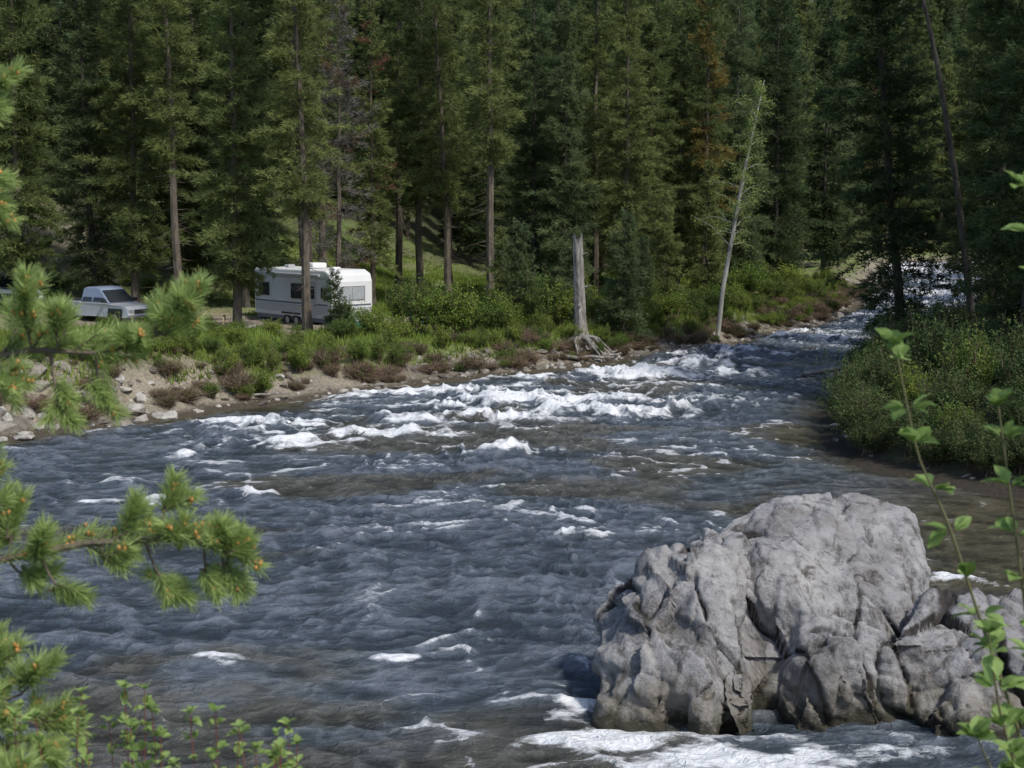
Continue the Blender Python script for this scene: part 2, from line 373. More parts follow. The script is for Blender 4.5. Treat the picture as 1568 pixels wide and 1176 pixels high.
# stones (merged) -----------------------------------------------------------
bm = bmesh.new(); bmesh.ops.create_icosphere(bm, subdivisions=2, radius=1)
iv = np.array([v.co[:] for v in bm.verts]); iff = np.array([[v.index for v in f.verts] for f in bm.faces]); bm.free()
k = NT('bank_stone'); f = k.noise(5, 6, .65)
cs = k.ramp(k.attr('var').outputs['Fac'], [(0, (.14, .12, .10)), (.6, (.29, .26, .22)), (1, (.55, .53, .49))])
k.base(k.mix(1.0, cs, k.ramp(f, [(.3, (.55, .53, .5)), (.7, (1.15, 1.15, 1.12))]), 'MULTIPLY')); k.rough(.9); k.l(k.bump(f, .8, .05), k.b.inputs['Normal'])
M_stone = k.m
def stones(name, items, seed):
    r = np.random.default_rng(seed); Vs = []; Fs = []; va = []; off = 0
    for (x, y, z, s_) in items:
        v = iv.copy()
        for _ in range(9):
            nrm = r.normal(size=3); nrm /= np.linalg.norm(nrm); h = r.uniform(.35, .8)
            dd = v@nrm; v = v-np.outer(np.maximum(dd-h, 0), nrm)
        v = v*r.uniform(.6, 1.25, 3)*[1, 1, .7]
        a = r.uniform(0, 6.28); R_ = np.array([[math.cos(a), -math.sin(a), 0], [math.sin(a), math.cos(a), 0], [0, 0, 1]])
        Vs.append((v*s_)@R_.T+[x, y, z]); Fs.append(iff+off); off += len(iv)
        va.append(np.full(len(iv), r.random()))
    obj(name, mkmesh(name, np.concatenate(Vs), [(np.concatenate(Fs), 0)], [M_stone], {'var': np.concatenate(va)}))
r = np.random.default_rng(3); items = []
def along_left(t0, t1, n, dmin, dmax, smin, smax, seed):
    r = np.random.default_rng(seed); out = []
    while len(out) < n:
        y = r.uniform(t0, t1); x = float(XL(y))-r.uniform(-1, 5)
        d, b = shore(np.array([x]), np.array([y]))
        if dmin < d[0] < dmax:
            s_ = smin+(smax-smin)*r.random()**3.5
            out.append((x, y, gz(x, y)-s_*.05, s_))
    return out
items += along_left(38, 47, 520, -.3, 2.8, .05, .5, 1)
items += along_left(38, 46, 40, .3, 2.8, .3, .8, 21)
items += along_left(46, 90, 1000, -.4, 1.9, .04, .36, 2)
items += along_left(57, 69, 240, -.1, 1.9, .08, .42, 4)
items += along_left(88, 150, 160, -.2, 2.5, .15, .6, 5)
for _ in range(50):
    y = r.uniform(30, 60); x = float(XR(y))+r.uniform(-.3, .8); items.append((x, y, gz(x, y), r.uniform(.06, .22)))
stones('bank_stones', items, 5)

# ------------------------------------------------------------------ conifers
def tube(pts, rad, n=6, off=0):
    pts = np.asarray(pts, float); kk = len(pts); V = []
    for i in range(kk):
        t = pts[min(i+1, kk-1)]-pts[max(i-1, 0)]; t = t/(np.linalg.norm(t)+1e-9)
        a = np.cross(t, [0, 0, 1.0]) if abs(t[2]) < .9 else np.cross(t, [1.0, 0, 0]); a /= np.linalg.norm(a); b = np.cross(t, a)
        an = np.linspace(0, 2*np.pi, n, endpoint=False)
        V.append(pts[i]+rad[i]*(np.cos(an)[:, None]*a+np.sin(an)[:, None]*b))
    V = np.concatenate(V); F = []
    for i in range(kk-1):
        for j in range(n):
            F.append((i*n+j, i*n+(j+1) % n, (i+1)*n+(j+1) % n, (i+1)*n+j))
    return V, np.array(F)+off
def nrmz(a): return a/(np.linalg.norm(a, axis=-1, keepdims=True)+1e-9)

def conifer(name, seed, H, R, base, nbm, dens, mats, trunk_r=None, lobes=.35, rust=0, tl=(.20, .42), tw=.055, J=4, pw=.6, stubs=0):
    r = np.random.default_rng(seed)
    tr_ = trunk_r or H*.0085+.03
    hs = np.linspace(-.4, H, 14); wob = np.cumsum(r.normal(0, .045, (14, 2)), 0)
    pts = np.column_stack([wob, hs]); rad = tr_*(1-.93*np.clip(hs/H, 0, 1)); rad[0] *= 1.35
    tv, tf = tube(pts, rad, 7)
    nb = int(H*(1-base)*nbm); t = r.random(nb)**1.0; h = H*(base+(1-base)*t)
    prof = (1-t)**pw*(.55+.45*np.clip(t/.15, 0, 1)); az = r.uniform(0, 2*np.pi, nb)
    L = (R*prof*r.uniform(.35, 1.12, nb))*(1-lobes*.4+lobes*np.sin(2*az+h*1.1+seed)*.6+lobes*.6*np.sin(h*2.3+az+seed*2))+.2
    slope = -.22+.8*t**1.3+r.normal(0, .20, nb)
    tx = np.interp(h, hs, pts[:, 0]); ty = np.interp(h, hs, pts[:, 1])
    o = np.column_stack([np.cos(az), np.sin(az), np.zeros(nb)]); pr = np.column_stack([-np.sin(az), np.cos(az), np.zeros(nb)])
    org = np.column_stack([tx, ty, h])
    def bp(i, s_):
        return org[i]+o[i]*(s_*L[i])[:, None]+np.column_stack([0*s_, 0*s_, slope[i]*s_*L[i]-.26*L[i]*s_**2*(1-t[i])+.12*L[i]*s_**3])
    V = [tv]; quads = [tf]; off = len(tv); ai = np.arange(nb)
    p0 = bp(ai, np.zeros(nb)); p1 = bp(ai, np.full(nb, .5)); p2 = bp(ai, np.ones(nb)*.95); w = (.008+.008*L)[:, None]
    up = np.array([0, 0, 1.0])
    V.append(np.stack([p0+up*w, p0-up*w, p1-up*w*.6, p1+up*w*.6], 1).reshape(-1, 3)); quads.append(off+np.arange(nb*4).reshape(-1, 4)); off += nb*4
    V.append(np.stack([p1+pr*w*.6, p1-pr*w*.6, p2], 1).reshape(-1, 3)); ttri = [off+np.arange(nb*3).reshape(-1, 3)]; off += nb*3
    if stubs:
        hz = r.uniform(1.2, H*base+1.5, stubs); a_ = r.uniform(0, 6.28, stubs); l_ = r.uniform(.4, 1.5, stubs)[:, None]
        q0 = np.column_stack([0*hz, 0*hz, hz]); dv = np.column_stack([np.cos(a_), np.sin(a_), r.uniform(-.5, .2, stubs)])
        V.append(np.stack([q0+up*.02, q0-up*.02, q0+dv*l_], 1).reshape(-1, 3)); ttri.append(off+np.arange(stubs*3).reshape(-1, 3)); off += stubs*3
    ttri = np.concatenate(ttri)
    nw = off
    cnt = (L*dens+2).astype(int); bi = np.repeat(ai, cnt); m = len(bi)
    s_ = r.uniform(.08, 1, m)**.75; side = r.normal(0, .22, m)*L[bi]*(1.2-s_)
    P = bp(bi, s_)+pr[bi]*side[:, None]; P[:, 2] += r.normal(0, .08, m)-.2*np.abs(side)
    Dd = o[bi]*r.uniform(.4, 1, m)[:, None]+pr[bi]*(np.sign(side)*r.uniform(.2, 1, m))[:, None]+up*(r.uniform(-.35, .5, m))[:, None]
    P = np.repeat(P, J, 0); Dd = nrmz(np.repeat(nrmz(Dd), J, 0)+r.normal(0, .45, (m*J, 3)))
    ll = r.uniform(tl[0], tl[1], m*J)*np.clip(np.repeat(L[bi], J)/R+.55, .5, 1.1)
    sd = nrmz(np.cross(Dd, r.normal(size=(m*J, 3))))*(tw*r.uniform(.5, 1.1, m*J))[:, None]
    V.append(np.stack([P-sd*.5, P+sd*.5, P+Dd*ll[:, None]], 1).reshape(-1, 3))
    ft = nw+np.arange(m*J*3).reshape(-1, 3)
    bvar = r.random(nb)
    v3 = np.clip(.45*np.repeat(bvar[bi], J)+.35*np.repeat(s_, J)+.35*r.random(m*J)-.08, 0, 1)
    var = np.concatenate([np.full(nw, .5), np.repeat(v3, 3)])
    faces = [(np.concatenate(quads), 0), (ttri, 0)]
    if rust > 0:
        br = (np.sin(h*.9+az*1.0+seed) + r.normal(0, .5, nb)) > (1.4-rust*2)
        isr = np.repeat(br[bi], J); faces += [(ft[~isr], 1), (ft[isr], 2)]
    else: faces += [(ft, 1)]
    return mkmesh(name, np.concatenate(V), faces, mats, {'var': var})

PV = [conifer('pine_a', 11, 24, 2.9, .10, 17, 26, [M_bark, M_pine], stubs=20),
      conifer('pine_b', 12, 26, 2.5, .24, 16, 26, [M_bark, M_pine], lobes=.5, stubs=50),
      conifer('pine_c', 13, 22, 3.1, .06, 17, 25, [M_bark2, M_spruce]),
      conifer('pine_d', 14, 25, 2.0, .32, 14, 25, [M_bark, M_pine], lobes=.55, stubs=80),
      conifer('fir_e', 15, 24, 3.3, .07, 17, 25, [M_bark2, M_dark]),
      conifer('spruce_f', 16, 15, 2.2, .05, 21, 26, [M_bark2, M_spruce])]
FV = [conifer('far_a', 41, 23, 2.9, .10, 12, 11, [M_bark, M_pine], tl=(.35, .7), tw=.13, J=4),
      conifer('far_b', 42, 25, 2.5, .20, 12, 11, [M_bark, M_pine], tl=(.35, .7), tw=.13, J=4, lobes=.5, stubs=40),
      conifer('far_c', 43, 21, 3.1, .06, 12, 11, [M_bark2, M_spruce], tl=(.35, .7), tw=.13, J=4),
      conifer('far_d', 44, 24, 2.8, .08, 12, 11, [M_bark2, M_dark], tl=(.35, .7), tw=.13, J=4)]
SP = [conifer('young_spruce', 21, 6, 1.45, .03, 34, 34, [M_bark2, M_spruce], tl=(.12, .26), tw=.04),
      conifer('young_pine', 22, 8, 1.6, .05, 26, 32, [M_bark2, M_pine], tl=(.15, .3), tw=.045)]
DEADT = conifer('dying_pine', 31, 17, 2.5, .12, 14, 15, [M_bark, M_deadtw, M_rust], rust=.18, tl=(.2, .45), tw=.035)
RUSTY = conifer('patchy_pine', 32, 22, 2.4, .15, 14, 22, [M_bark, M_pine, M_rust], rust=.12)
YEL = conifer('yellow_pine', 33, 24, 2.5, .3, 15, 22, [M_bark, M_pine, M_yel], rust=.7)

def tree(name, me, x, y, sc=1, lean=(0, 0), parent=None, rz=None, zs=None):
    z = gz(x, y)-.1
    return obj(name, me, (x, y, z), (lean[0], lean[1], random.uniform(0, 6.28) if rz is None else rz), (sc, sc, zs or sc), parent)
R_ = random.uniform
main = [(0, -25.5, 73, 1.0), (2, -22.8, 77, .95), (0, -20.4, 76, 1.0), (3, -17.5, 74, 1.0), (2, -15.6, 80, 1.0), (4, -14.6, 77.5, .95),
        (0, -12.9, 65.8, .90), (3, -11.4, 77, .95), (1, -9.3, 64.2, .88), (3, -7.2, 90, 1.0), (1, -5.6, 86, 1.0), (1, -3.7, 83, .95), (3, -1.4, 78, 1.05),
        (2, 1.2, 82, .9), (5, 2.9, 80, .95), (1, 5.0, 86, .95), (0, 6.6, 82, .9), (4, 8.8, 92, 1.0), (3, 10.8, 98, 1), (1, 13.6, 100, .95), (2, 15.8, 97, .95),
        (4, 19.3, 104, 1.0), (1, -28.5, 70, .95), (0, -31, 78, 1), (2, 18, 112, 1), (1, -24, 82, 1), (0, -18.5, 84, 1), (1, -12.5, 86, 1), (2, 3.2, 90, 1), (0, 8.2, 86, .9),
        (3, -4.2, 97, 1), (1, -8.4, 105, 1), (3, -13.5, 101, 1)]
nm = {0: 'pine_tree', 1: 'pine_tree', 2: 'spruce_tree', 3: 'pine_tree', 4: 'fir_tree', 5: 'spruce_tree'}
for vi, x, y, sc in main: tree(nm[vi], PV[vi], x, y, sc, (R_(-.03, .03), R_(-.03, .03)))
tree('dying_pine_tree', DEADT, -9.4, 76, 1.0); tree('dying_pine_tree', RUSTY, -7.9, 80, .8)
tree('pine_tree', RUSTY, -16.5, 88, 1.0)
tree('yellowing_pine_tree', YEL, 12.0, 88, .86)
for m_, x, y, sc in [(0, .3, 66.2, .85), (0, 5.2, 67.0, .98), (1, 11.6, 85, 1.05), (0, 3.1, 70.5, .8), (0, -7.95, 63.2, .5), (1, 8.6, 80, .8), (0, 15.3, 92, .8),
                     (1, -.5, 70, .6), (0, 6.4, 71, .7), (1, -18.8, 82, .8)]:
    tree(['young_spruce_tree', 'young_pine_tree'][m_], SP[m_], x, y, sc)
for vi, x, y, sc, ln in [(4, 17.2, 61.5, 1.0, -.10), (4, 19.4, 57, .95, -.03), (0, 21.2, 60, 1.0, .02), (4, 20.2, 51.5, .95, .0), (2, 24, 56, 1.0, 0), (4, 17.4, 47.5, .85, .02),
                         (1, 22.5, 66, 1.0, -.02), (4, 26.5, 62, 1, 0), (1, 30, 70, 1, 0), (4, 23, 47, .9, 0), (2, 20, 42, .8, 0), (0, 34, 82, 1, 0), (4, 30.5, 77, .9, -.03), (2, 29.5, 84, 1, 0), (4, 38, 97, 1, 0), (0, 42, 106, 1, 0)]:
    tree(nm[vi], PV[vi], x, y, sc, (0, ln), rz=0 if abs(ln) > .05 else None)
pts = np.array([[0, 0, 0], [-.4, .1, 3], [-1.0, .2, 7], [-1.9, .2, 11.5], [-3.0, .3, 16]]); tv, tf = tube(pts, [.17, .15, .13, .10, .05], 8)
obj('leaning_dead_tree', mkmesh('ldt', tv, [(tf, 0)], [M_bark2], None, True), (18.6, 56, gz(18.6, 56)-.2))

forest = empty('distant_forest')
rr = random.Random(5); placed = []
cx = np.array([rr.uniform(-105, 190) for _ in range(16000)]); cy = np.array([rr.uniform(86, 330) for _ in range(16000)])
cd, cb = shore(cx, cy); cz = height(cx, cy)
for x, y, d, b, z in zip(cx, cy, cd, cb, cz):
    if x < -y*.45-12 or x > y*.5+12 or d < 3.5: continue
    if b == 0 and d < 22 and rr.random() < .85: continue
    if ((x+7)/17)**2+((y-99)/17)**2 < 1: continue
    if y > 270 and x < -30: continue
    if y > 190 and x < 20 and rr.random() < .35: continue
    mind = 7.5 if y < 190 else 11
    if any((x-a)**2+(y-c_)**2 < mind for a, c_ in placed): continue
    placed.append((x, y))
    me = rr.choice(FV); q = rr.random()
    if q < .02: me = DEADT
    elif q < .05: me = YEL
    elif q < .08: me = RUSTY
    obj('tree_%03d' % len(placed), me, (x, y, z-.2), (0, 0, rr.uniform(0, 6.28)), rr.uniform(.7, 1.1)*(1 if y < 190 else 1.15), forest)
    if len(placed) >= 1200: break

# ------------------------------------------------------------------ broadleaf shrubs
def bush(name, seed, R, H, nst, nleaf, ls, mats, up=.6, leafpart=.35, tw=.012, twigs=6, low=.5):
    r = np.random.default_rng(seed); V = []; T = []; off = 0; tips = []
    for i in range(nst):
        az = r.uniform(0, 6.28); b0 = np.array([r.normal(0, R*.15), r.normal(0, R*.15), -.1]); l = r.uniform(low, 1.0); rd = R*l*r.uniform(.2, 1)
        e = np.array([math.cos(az)*rd, math.sin(az)*rd, H*l*math.sqrt(max(.05, 1-(rd/R)**2*.75))])
        m1 = b0+(e-b0)*.5+np.array([0, 0, H*.12*up])
        tv, tf = tube([b0, m1, e], [tw*1.6, tw, tw*.35], 3, off); V.append(tv); T.append(tf); off += len(tv); tips.append((b0, m1, e))
        for j in range(twigs):
            s_ = r.uniform(.35, .95); p = (1-s_)**2*b0+2*s_*(1-s_)*m1+s_*s_*e
            q = p+np.array([r.normal(0, .2)*R, r.normal(0, .2)*R, abs(r.normal(0, .22))*H])
            tv, tf = tube([p, q], [tw*.7, tw*.25], 3, off); V.append(tv); T.append(tf); off += len(tv); tips.append((p, (p+q)/2, q))
    nw = off
    if nleaf:
        ti = r.integers(0, len(tips), nleaf); a = np.array([t_[0] for t_ in tips])[ti]; b = np.array([t_[1] for t_ in tips])[ti]; c_ = np.array([t_[2] for t_ in tips])[ti]
        s_ = (leafpart+(1-leafpart)*r.random(nleaf))[:, None]
        P = (1-s_)**2*a+2*s_*(1-s_)*b+s_*s_*c_+r.normal(0, .05, (nleaf, 3))*R
        P[:, 2] = np.maximum(P[:, 2], .02)
        d = nrmz(r.normal(size=(nleaf, 3))+[0, 0, .3]); w = nrmz(np.cross(d, r.normal(size=(nleaf, 3)))); l = (ls*r.uniform(.6, 1.3, nleaf))[:, None]
        V.append(np.stack([P, P+d*l*.5+w*l*.28, P+d*l, P+d*l*.5-w*l*.28], 1).reshape(-1, 3))
    clv = r.random(len(tips))
    var = np.concatenate([r.random(nw)]+([np.repeat(np.clip(.5*clv[ti]+.5*r.random(nleaf), 0, 1), 4)] if nleaf else []))
    fc = [(np.concatenate(T), 0)]
    if nleaf: fc.append((nw+np.arange(nleaf*4).reshape(-1, 4), 1))
    return mkmesh(name, np.concatenate(V), fc, mats, {'var': var})
BW = [bush('willow_a', 1, 1.1, 1.7, 26, 5200, .085, [M_twig, M_willow]), bush('willow_b', 2, 1.4, 1.4, 26, 5200, .085, [M_twig, M_willow]),
      bush('shrub_a', 3, 1.2, 1.3, 26, 4500, .075, [M_twig, M_green2]), bush('shrub_b', 4, 1.0, 2.0, 26, 4800, .08, [M_twig, M_green2])]
BT = [bush('twig_a', 5, 1.1, 1.0, 60, 900, .06, [M_twig, M_green2], twigs=14, tw=.013), bush('twig_b', 6, 1.3, .8, 60, 600, .06, [M_twig, M_willow], twigs=14, tw=.013)]
BA = [bush('alder_a', 7, 1.6, 3.1, 30, 9500, .10, [M_twig, M_alder], twigs=9, low=.3), bush('alder_b', 8, 2.1, 2.3, 30, 9500, .10, [M_twig, M_alder], twigs=9, low=.3)]
def put(name, me, x, y, sc):
    obj(name, me, (x, y, gz(x, y)-.05), (0, 0, random.uniform(0, 6.28)), sc)
for v, x, y, sc in [(3, -4.3, 64, 1.25), (0, -3.2, 63, 1.2), (0, -2.3, 62.6, 1.3), (2, -1.3, 64, 1.25), (3, -5.2, 66, 1.05), (0, -.4, 64.6, 1.0), (3, 1.5, 65, 1.3), (0, 2.2, 66.5, 1.2),
                    (1, -6.2, 62, .9), (2, -7.3, 60.5, .8), (3, -7.6, 63.8, .7), (1, -5, 61, .9), (1, .7, 65, .9), (0, 4.2, 69, .9), (0, 6.5, 69.5, .9), (1, 8.0, 73, 1.1), (2, 9.6, 75, 1.1),
                    (0, 13.8, 84, 1.4), (1, 12, 80, 1.3), (0, 15.5, 90, 1.3), (2, 11, 77, 1.1), (2, 16, 86, 1.2), (1, 18.5, 96, 1.4), (0, -16.5, 58, .6), (1, -19, 58, .7), (2, -14, 58, .55),
                    (1, -10.6, 62.6, .55), (2, -12, 61, .6), (0, -1, 68, 1.1), (3, 3.6, 74, 1.2), (2, -3.5, 69, .9), (0, 7, 77, 1.3), (2, 0.5, 74, 1.0)]:
    put('willow_bush' if v < 2 else 'shrub', BW[v], x, y, sc)
rr = random.Random(9)
tp_ = empty('streamside_brush'); cnt_ = [0]
def brush(me, x, y, sc, rotz):
    cnt_[0] += 1
    obj('brush_%03d' % cnt_[0], me, (x, y, gz(x, y)-.05), (0, 0, rotz), sc, tp_)
for i in range(900):
    y = rr.uniform(41, 112); x = float(XL(y))-rr.uniform(.2, 4.6)
    d, _ = shore(np.array([x]), np.array([y])); d = d[0]
    if d < .3 or d > 3.8: continue
    if y < 46 and d < 2.4 and rr.random() < .7: continue
    if rr.random() < .2: continue
    if d < 1.7 and rr.random() < .65: brush(rr.choice(BT), x, y, rr.uniform(.25, .85), rr.uniform(0, 6))
    else: brush(rr.choice(BW+BT), x, y, rr.uniform(.2, .62), rr.uniform(0, 6))
for i in range(80):
    y = rr.uniform(44, 56); x = float(XL(y))-rr.uniform(3, 8); brush(rr.choice(BW), x, y, rr.uniform(.25, .6), rr.uniform(0, 6))
for i in range(170):
    x = rr.uniform(-34, 22); y = rr.uniform(75, 112)
    if ((x+7)/16)**2+((y-96)/17)**2 < 1 and rr.random() < .8: continue
    if shore(np.array([x]), np.array([y]))[0][0] > 6: brush(rr.choice(BW), x, y, rr.uniform(.4, .95), rr.uniform(0, 6))
for v, x, y, sc in [(0, 11.2, 42, .75), (1, 10.3, 39.5, .7), (1, 12.2, 38.5, .75), (0, 12.8, 42.5, .95), (1, 12.4, 46, .85), (0, 14, 38.2, .8), (1, 15, 41, 1.0), (0, 13.6, 49, .85), (1, 15.5, 46, 1.0),
                    (0, 16.6, 37.5, .95), (1, 15.5, 35.6, .8), (0, 18.2, 41, 1.1), (0, 16, 52, .9), (1, 17.5, 56, .9), (0, 18, 49, 1.05), (1, 19, 36, 1.1), (1, 13.2, 36.2, .65), (0, 20, 46, 1.1),
                    (1, 20.5, 62, .9), (0, 21.5, 39, 1.2), (0, 10.2, 41.2, .6), (1, 11.2, 44.8, .75), (0, 11.9, 47.6, .6), (1, 10.9, 37.6, .6), (1, 11.9, 36.0, .6), (0, 12.9, 34.9, .45), (1, 14, 34, .55), (1, 15.4, 32.9, .6), (0, 16.9, 32.6, .6),
                    (1, 17.9, 31, .7), (0, 17.8, 34.5, .8), (1, 18.9, 28.5, .7), (0, 19.2, 33, .8), (1, 13.3, 51.8, .8), (0, 14.6, 54.6, .7), (1, 16.4, 59, .8), (0, 18.2, 63.5, .8),
                    (1, 11.0, 36.6, .5), (1, 12.2, 35.0, .45), (1, 13.3, 34.0, .5), (0, 14.4, 35.2, .6), (1, 14.6, 32.6, .5), (1, 10.0, 38.6, .5), (0, 15.9, 34.2, .65), (1, 10.0, 40.3, .6), (1, 10.6, 43.2, .6)]:
    put('alder_bush', BA[v], x, y, sc)
for v, x, y, sc in [(0, 11.6, 40.4, .8), (3, 13.2, 40.2, 1.1), (2, 12.0, 37.2, .8), (3, 15.2, 38.8, 1.2), (0, 14.0, 44, 1.0), (3, 12.6, 48.5, .9)]:
    put('willow_bush' if v < 2 else 'shrub', BW[v], x, y, sc)

# grass --------------------------------------------------------------------
r = np.random.default_rng(44); N = 100000
gy_ = r.uniform(40, 112, N); gx_ = XL(gy_)-r.uniform(.8, 26, N)
gl = r.random(N) < .25; gx_ = np.where(gl, -7+r.normal(0, 7, N), gx_); gy_ = np.where(gl, 97+r.normal(0, 8, N), gy_)
d, b = shore(gx_, gy_); ok = (d > 1.4) & ((d < 20) | gl) & (fbm(gx_*.4, gy_*.4, 3, 9) > .34)
ok &= ~((((gx_+13)/11)**2+((gy_-69)/4)**2) < 1)
gx_, gy_ = gx_[ok], gy_[ok]; gzz = height(gx_, gy_); n = len(gx_)
J = 3; P = np.repeat(np.column_stack([gx_, gy_, gzz-.03]), J, 0); hh_ = r.uniform(.15, .42, n*J); a = r.uniform(0, 6.28, n*J)
sd = np.column_stack([np.cos(a), np.sin(a), 0*a])*.03; P = P+np.column_stack([r.normal(0, .1, (n*J, 2)), np.zeros(n*J)])
tip = P+np.column_stack([r.normal(0, .1, (n*J, 2)), hh_])
V = np.stack([P-sd, P+sd, tip], 1).reshape(-1, 3)
obj('grass', mkmesh('grass', V, [(np.arange(len(V)).reshape(-1, 3), 0)], [M_grass], {'var': np.repeat(np.clip(np.repeat(fbm(gx_*.6, gy_*.6, 2, 3), J)*.7+.4*r.random(n*J), 0, 1), 3)}))

# ------------------------------------------------------------------ aspen
r = np.random.default_rng(8)
pts = np.array([[0, 0, -.3], [.25, 0, 2.5], [.75, .1, 5.5], [1.25, .1, 8.5], [1.75, .1, 11], [2.15, .1, 13]]); tv, tf = tube(pts, [.13, .115, .10, .08, .055, .02], 8)
V = [tv]; T = [tf]; off = len(tv); tips = []
for i in range(60):
    h = r.uniform(4.6, 12.7); p = np.array([np.interp(h, pts[:, 2], pts[:, 0]), .1, h]); az = r.uniform(0, 6.28); l = r.uniform(.5, 2.1)*(1.15-(h-5)/11)
    q = p+np.array([math.cos(az)*l, math.sin(az)*l, r.uniform(-.1, .8)*l]); mm = (p+q)/2+[0, 0, .12*l]
    tv, tf = tube([p, mm, q], [.022, .014, .006], 4, off); V.append(tv); T.append(tf); off += len(tv); tips.append((p, mm, q))
nw = off; nl = 5200; ti = r.integers(0, 60, nl); a, b, c_ = [np.array([t_[j] for t_ in tips])[ti] for j in range(3)]; s_ = r.uniform(.3, 1.05, nl)[:, None]
P = (1-s_)**2*a+2*s_*(1-s_)*b+s_*s_*c_+r.normal(0, .13, (nl, 3)); d = nrmz(r.normal(size=(nl, 3))); w = nrmz(np.cross(d, r.normal(size=(nl, 3)))); l = r.uniform(.06, .11, nl)[:, None]
V.append(np.stack([P, P+d*l*.5+w*l*.4, P+d*l, P+d*l*.5-w*l*.4], 1).reshape(-1, 3))
obj('aspen_tree', mkmesh('aspen', np.concatenate(V), [(np.concatenate(T), 0), (nw+np.arange(nl*4).reshape(-1, 4), 1)], [M_white, M_aspen],
    {'var': np.concatenate([np.full(nw, .5), r.random(nl*4)])}), (10.5, 71.8, gz(10.5, 71.8)))

# ------------------------------------------------------------------ snag with roots and driftwood
r = np.random.default_rng(12); V = []; T = []; off = 0
nz_, na = 34, 18
for i in range(nz_):
    h = i/(nz_-1); rad = .27-.05*h+.42*math.exp(-h*13)
    for j in range(na):
        a = 2*math.pi*j/na; fl = 1+.22*math.sin(a*3+1)*math.exp(-h*6)+.07*math.sin(a*7+h*3)+r.normal(0, .025)
        top = 5.0+.22*math.sin(a*2+.5)+.12*math.sin(a*5)
        V.append((math.cos(a)*rad*fl-.18*h, math.sin(a)*rad*fl, h*top-.2))
nv = len(V); V.append((-.18, 0, 4.5)); V = [np.array(V)]
T3 = [((nz_-1)*na+j, (nz_-1)*na+(j+1) % na, nv) for j in range(na)]
T = [np.array([(i*na+j, i*na+(j+1) % na, (i+1)*na+(j+1) % na, (i+1)*na+j) for i in range(nz_-1) for j in range(na)])]; off = nv+1
for i in range(13):
    a = r.uniform(-3.0, .6); l = r.uniform(.7, 1.7); p0 = np.array([math.cos(a)*.25, math.sin(a)*.25, .35]); p1 = np.array([math.cos(a)*l*.5, math.sin(a)*l*.5, .2+r.uniform(-.1, .2)])
    p2 = np.array([math.cos(a+.3)*l, math.sin(a+.3)*l, -.35+r.uniform(-.2, .2)])
    tv, tf = tube([p0, p1, p2], [.13, .08, .025], 6, off); V.append(tv); T.append(tf); off += len(tv)
for h, a, l in [(2.6, 0, .35), (3.3, 2.4, .3), (1.7, -1.5, .3), (4.1, -.6, .25)]:
    p0 = np.array([math.cos(a)*.2-.1, math.sin(a)*.2, h]); tv, tf = tube([p0, p0+[math.cos(a)*l, math.sin(a)*l, .1]], [.04, .015], 5, off); V.append(tv); T.append(tf); off += len(tv)
obj('tree_snag', mkmesh('snag', np.concatenate(V), [(np.concatenate(T), 0), (np.array(T3), 0)], [M_snag]), (3.15, 64.0, gz(3.15, 64.0)))
def log(name, p0, p1, rad, mat=M_snag):
    p0 = np.array(p0, float); p1 = np.array(p1, float); t = np.linspace(0, 1, 7)[:, None]; rg = np.random.default_rng(int(abs(p0[0])*100))
    P = p0+(p1-p0)*t+rg.normal(0, rad*.25, (7, 3)); tv, tf = tube(P, rad*np.linspace(1, .6, 7), 8)
    caps = np.array([list(range(8))[::-1], [48+i for i in range(8)]])
    obj(name, mkmesh(name, tv, [(tf, 0), (caps, 0)], [mat], None, True))
for (x0, y0, x1, y1, ra, dr) in [(3.4, 63.0, 5.0, 64.0, .10, 1), (2.2, 62.2, 4.4, 62.6, .09, 1), (3.9, 63.2, 4.9, 65.0, .07, 1), (-14.5, 63.3, -11.5, 63.0, .13, 0), (12.6, 55.2, 17.0, 57.5, .14, 0), (11.9, 57.0, 16, 57.2, .10, 0),
                                 (-9.5, 49.6, -8.0, 50.2, .05, 1), (-2.5, 57.9, -1.0, 58.9, .05, 1), (6.2, 66.4, 7.6, 67.5, .06, 1)]:
    log('driftwood_log' if dr else 'fallen_log', (x0, y0, max(gz(x0, y0), 0)+.12), (x1, y1, max(gz(x1, y1), 0)+.22), ra)

# ------------------------------------------------------------------ box-modelling helpers
def part(name, parent, verts, faces, mat, bevel=0, smooth=False, segs_=2):
    me = bpy.data.meshes.new(name); me.from_pydata([tuple(v) for v in verts], [], faces); me.materials.append(mat)
    bm = bmesh.new(); bm.from_mesh(me); bmesh.ops.recalc_face_normals(bm, faces=bm.faces[:]); bm.to_mesh(me); bm.free()
    o = bpy.data.objects.new(name, me); COL.objects.link(o); o.parent = parent
    if bevel: b = o.modifiers.new('b', 'BEVEL'); b.width = bevel; b.segments = segs_; b.limit_method = 'ANGLE'
    return o
def box(name, parent, x0, x1, y0, y1, z0, z1, mat, bevel=0):
    v = [(x, y, z) for z in (z0, z1) for x, y in ((x0, y0), (x1, y0), (x1, y1), (x0, y1))]
    return part(name, parent, v, [(0, 3, 2, 1), (4, 5, 6, 7), (0, 1, 5, 4), (1, 2, 6, 5), (2, 3, 7, 6), (3, 0, 4, 7)], mat, bevel)
def prism(name, parent, prof, y0, y1, mat, bevel=0, inset=None):
    n = len(prof); yy = [(y0, y1)]*n if inset is None else [(y0+i, y1-i) for i in inset]
    v = [(p[0], yy[i][0], p[1]) for i, p in enumerate(prof)]+[(p[0], yy[i][1], p[1]) for i, p in enumerate(prof)]
    f = [tuple(range(n)), tuple(range(2*n-1, n-1, -1))]+[(i, (i+1) % n, n+(i+1) % n, n+i) for i in range(n)]
    return part(name, parent, v, f, mat, bevel)
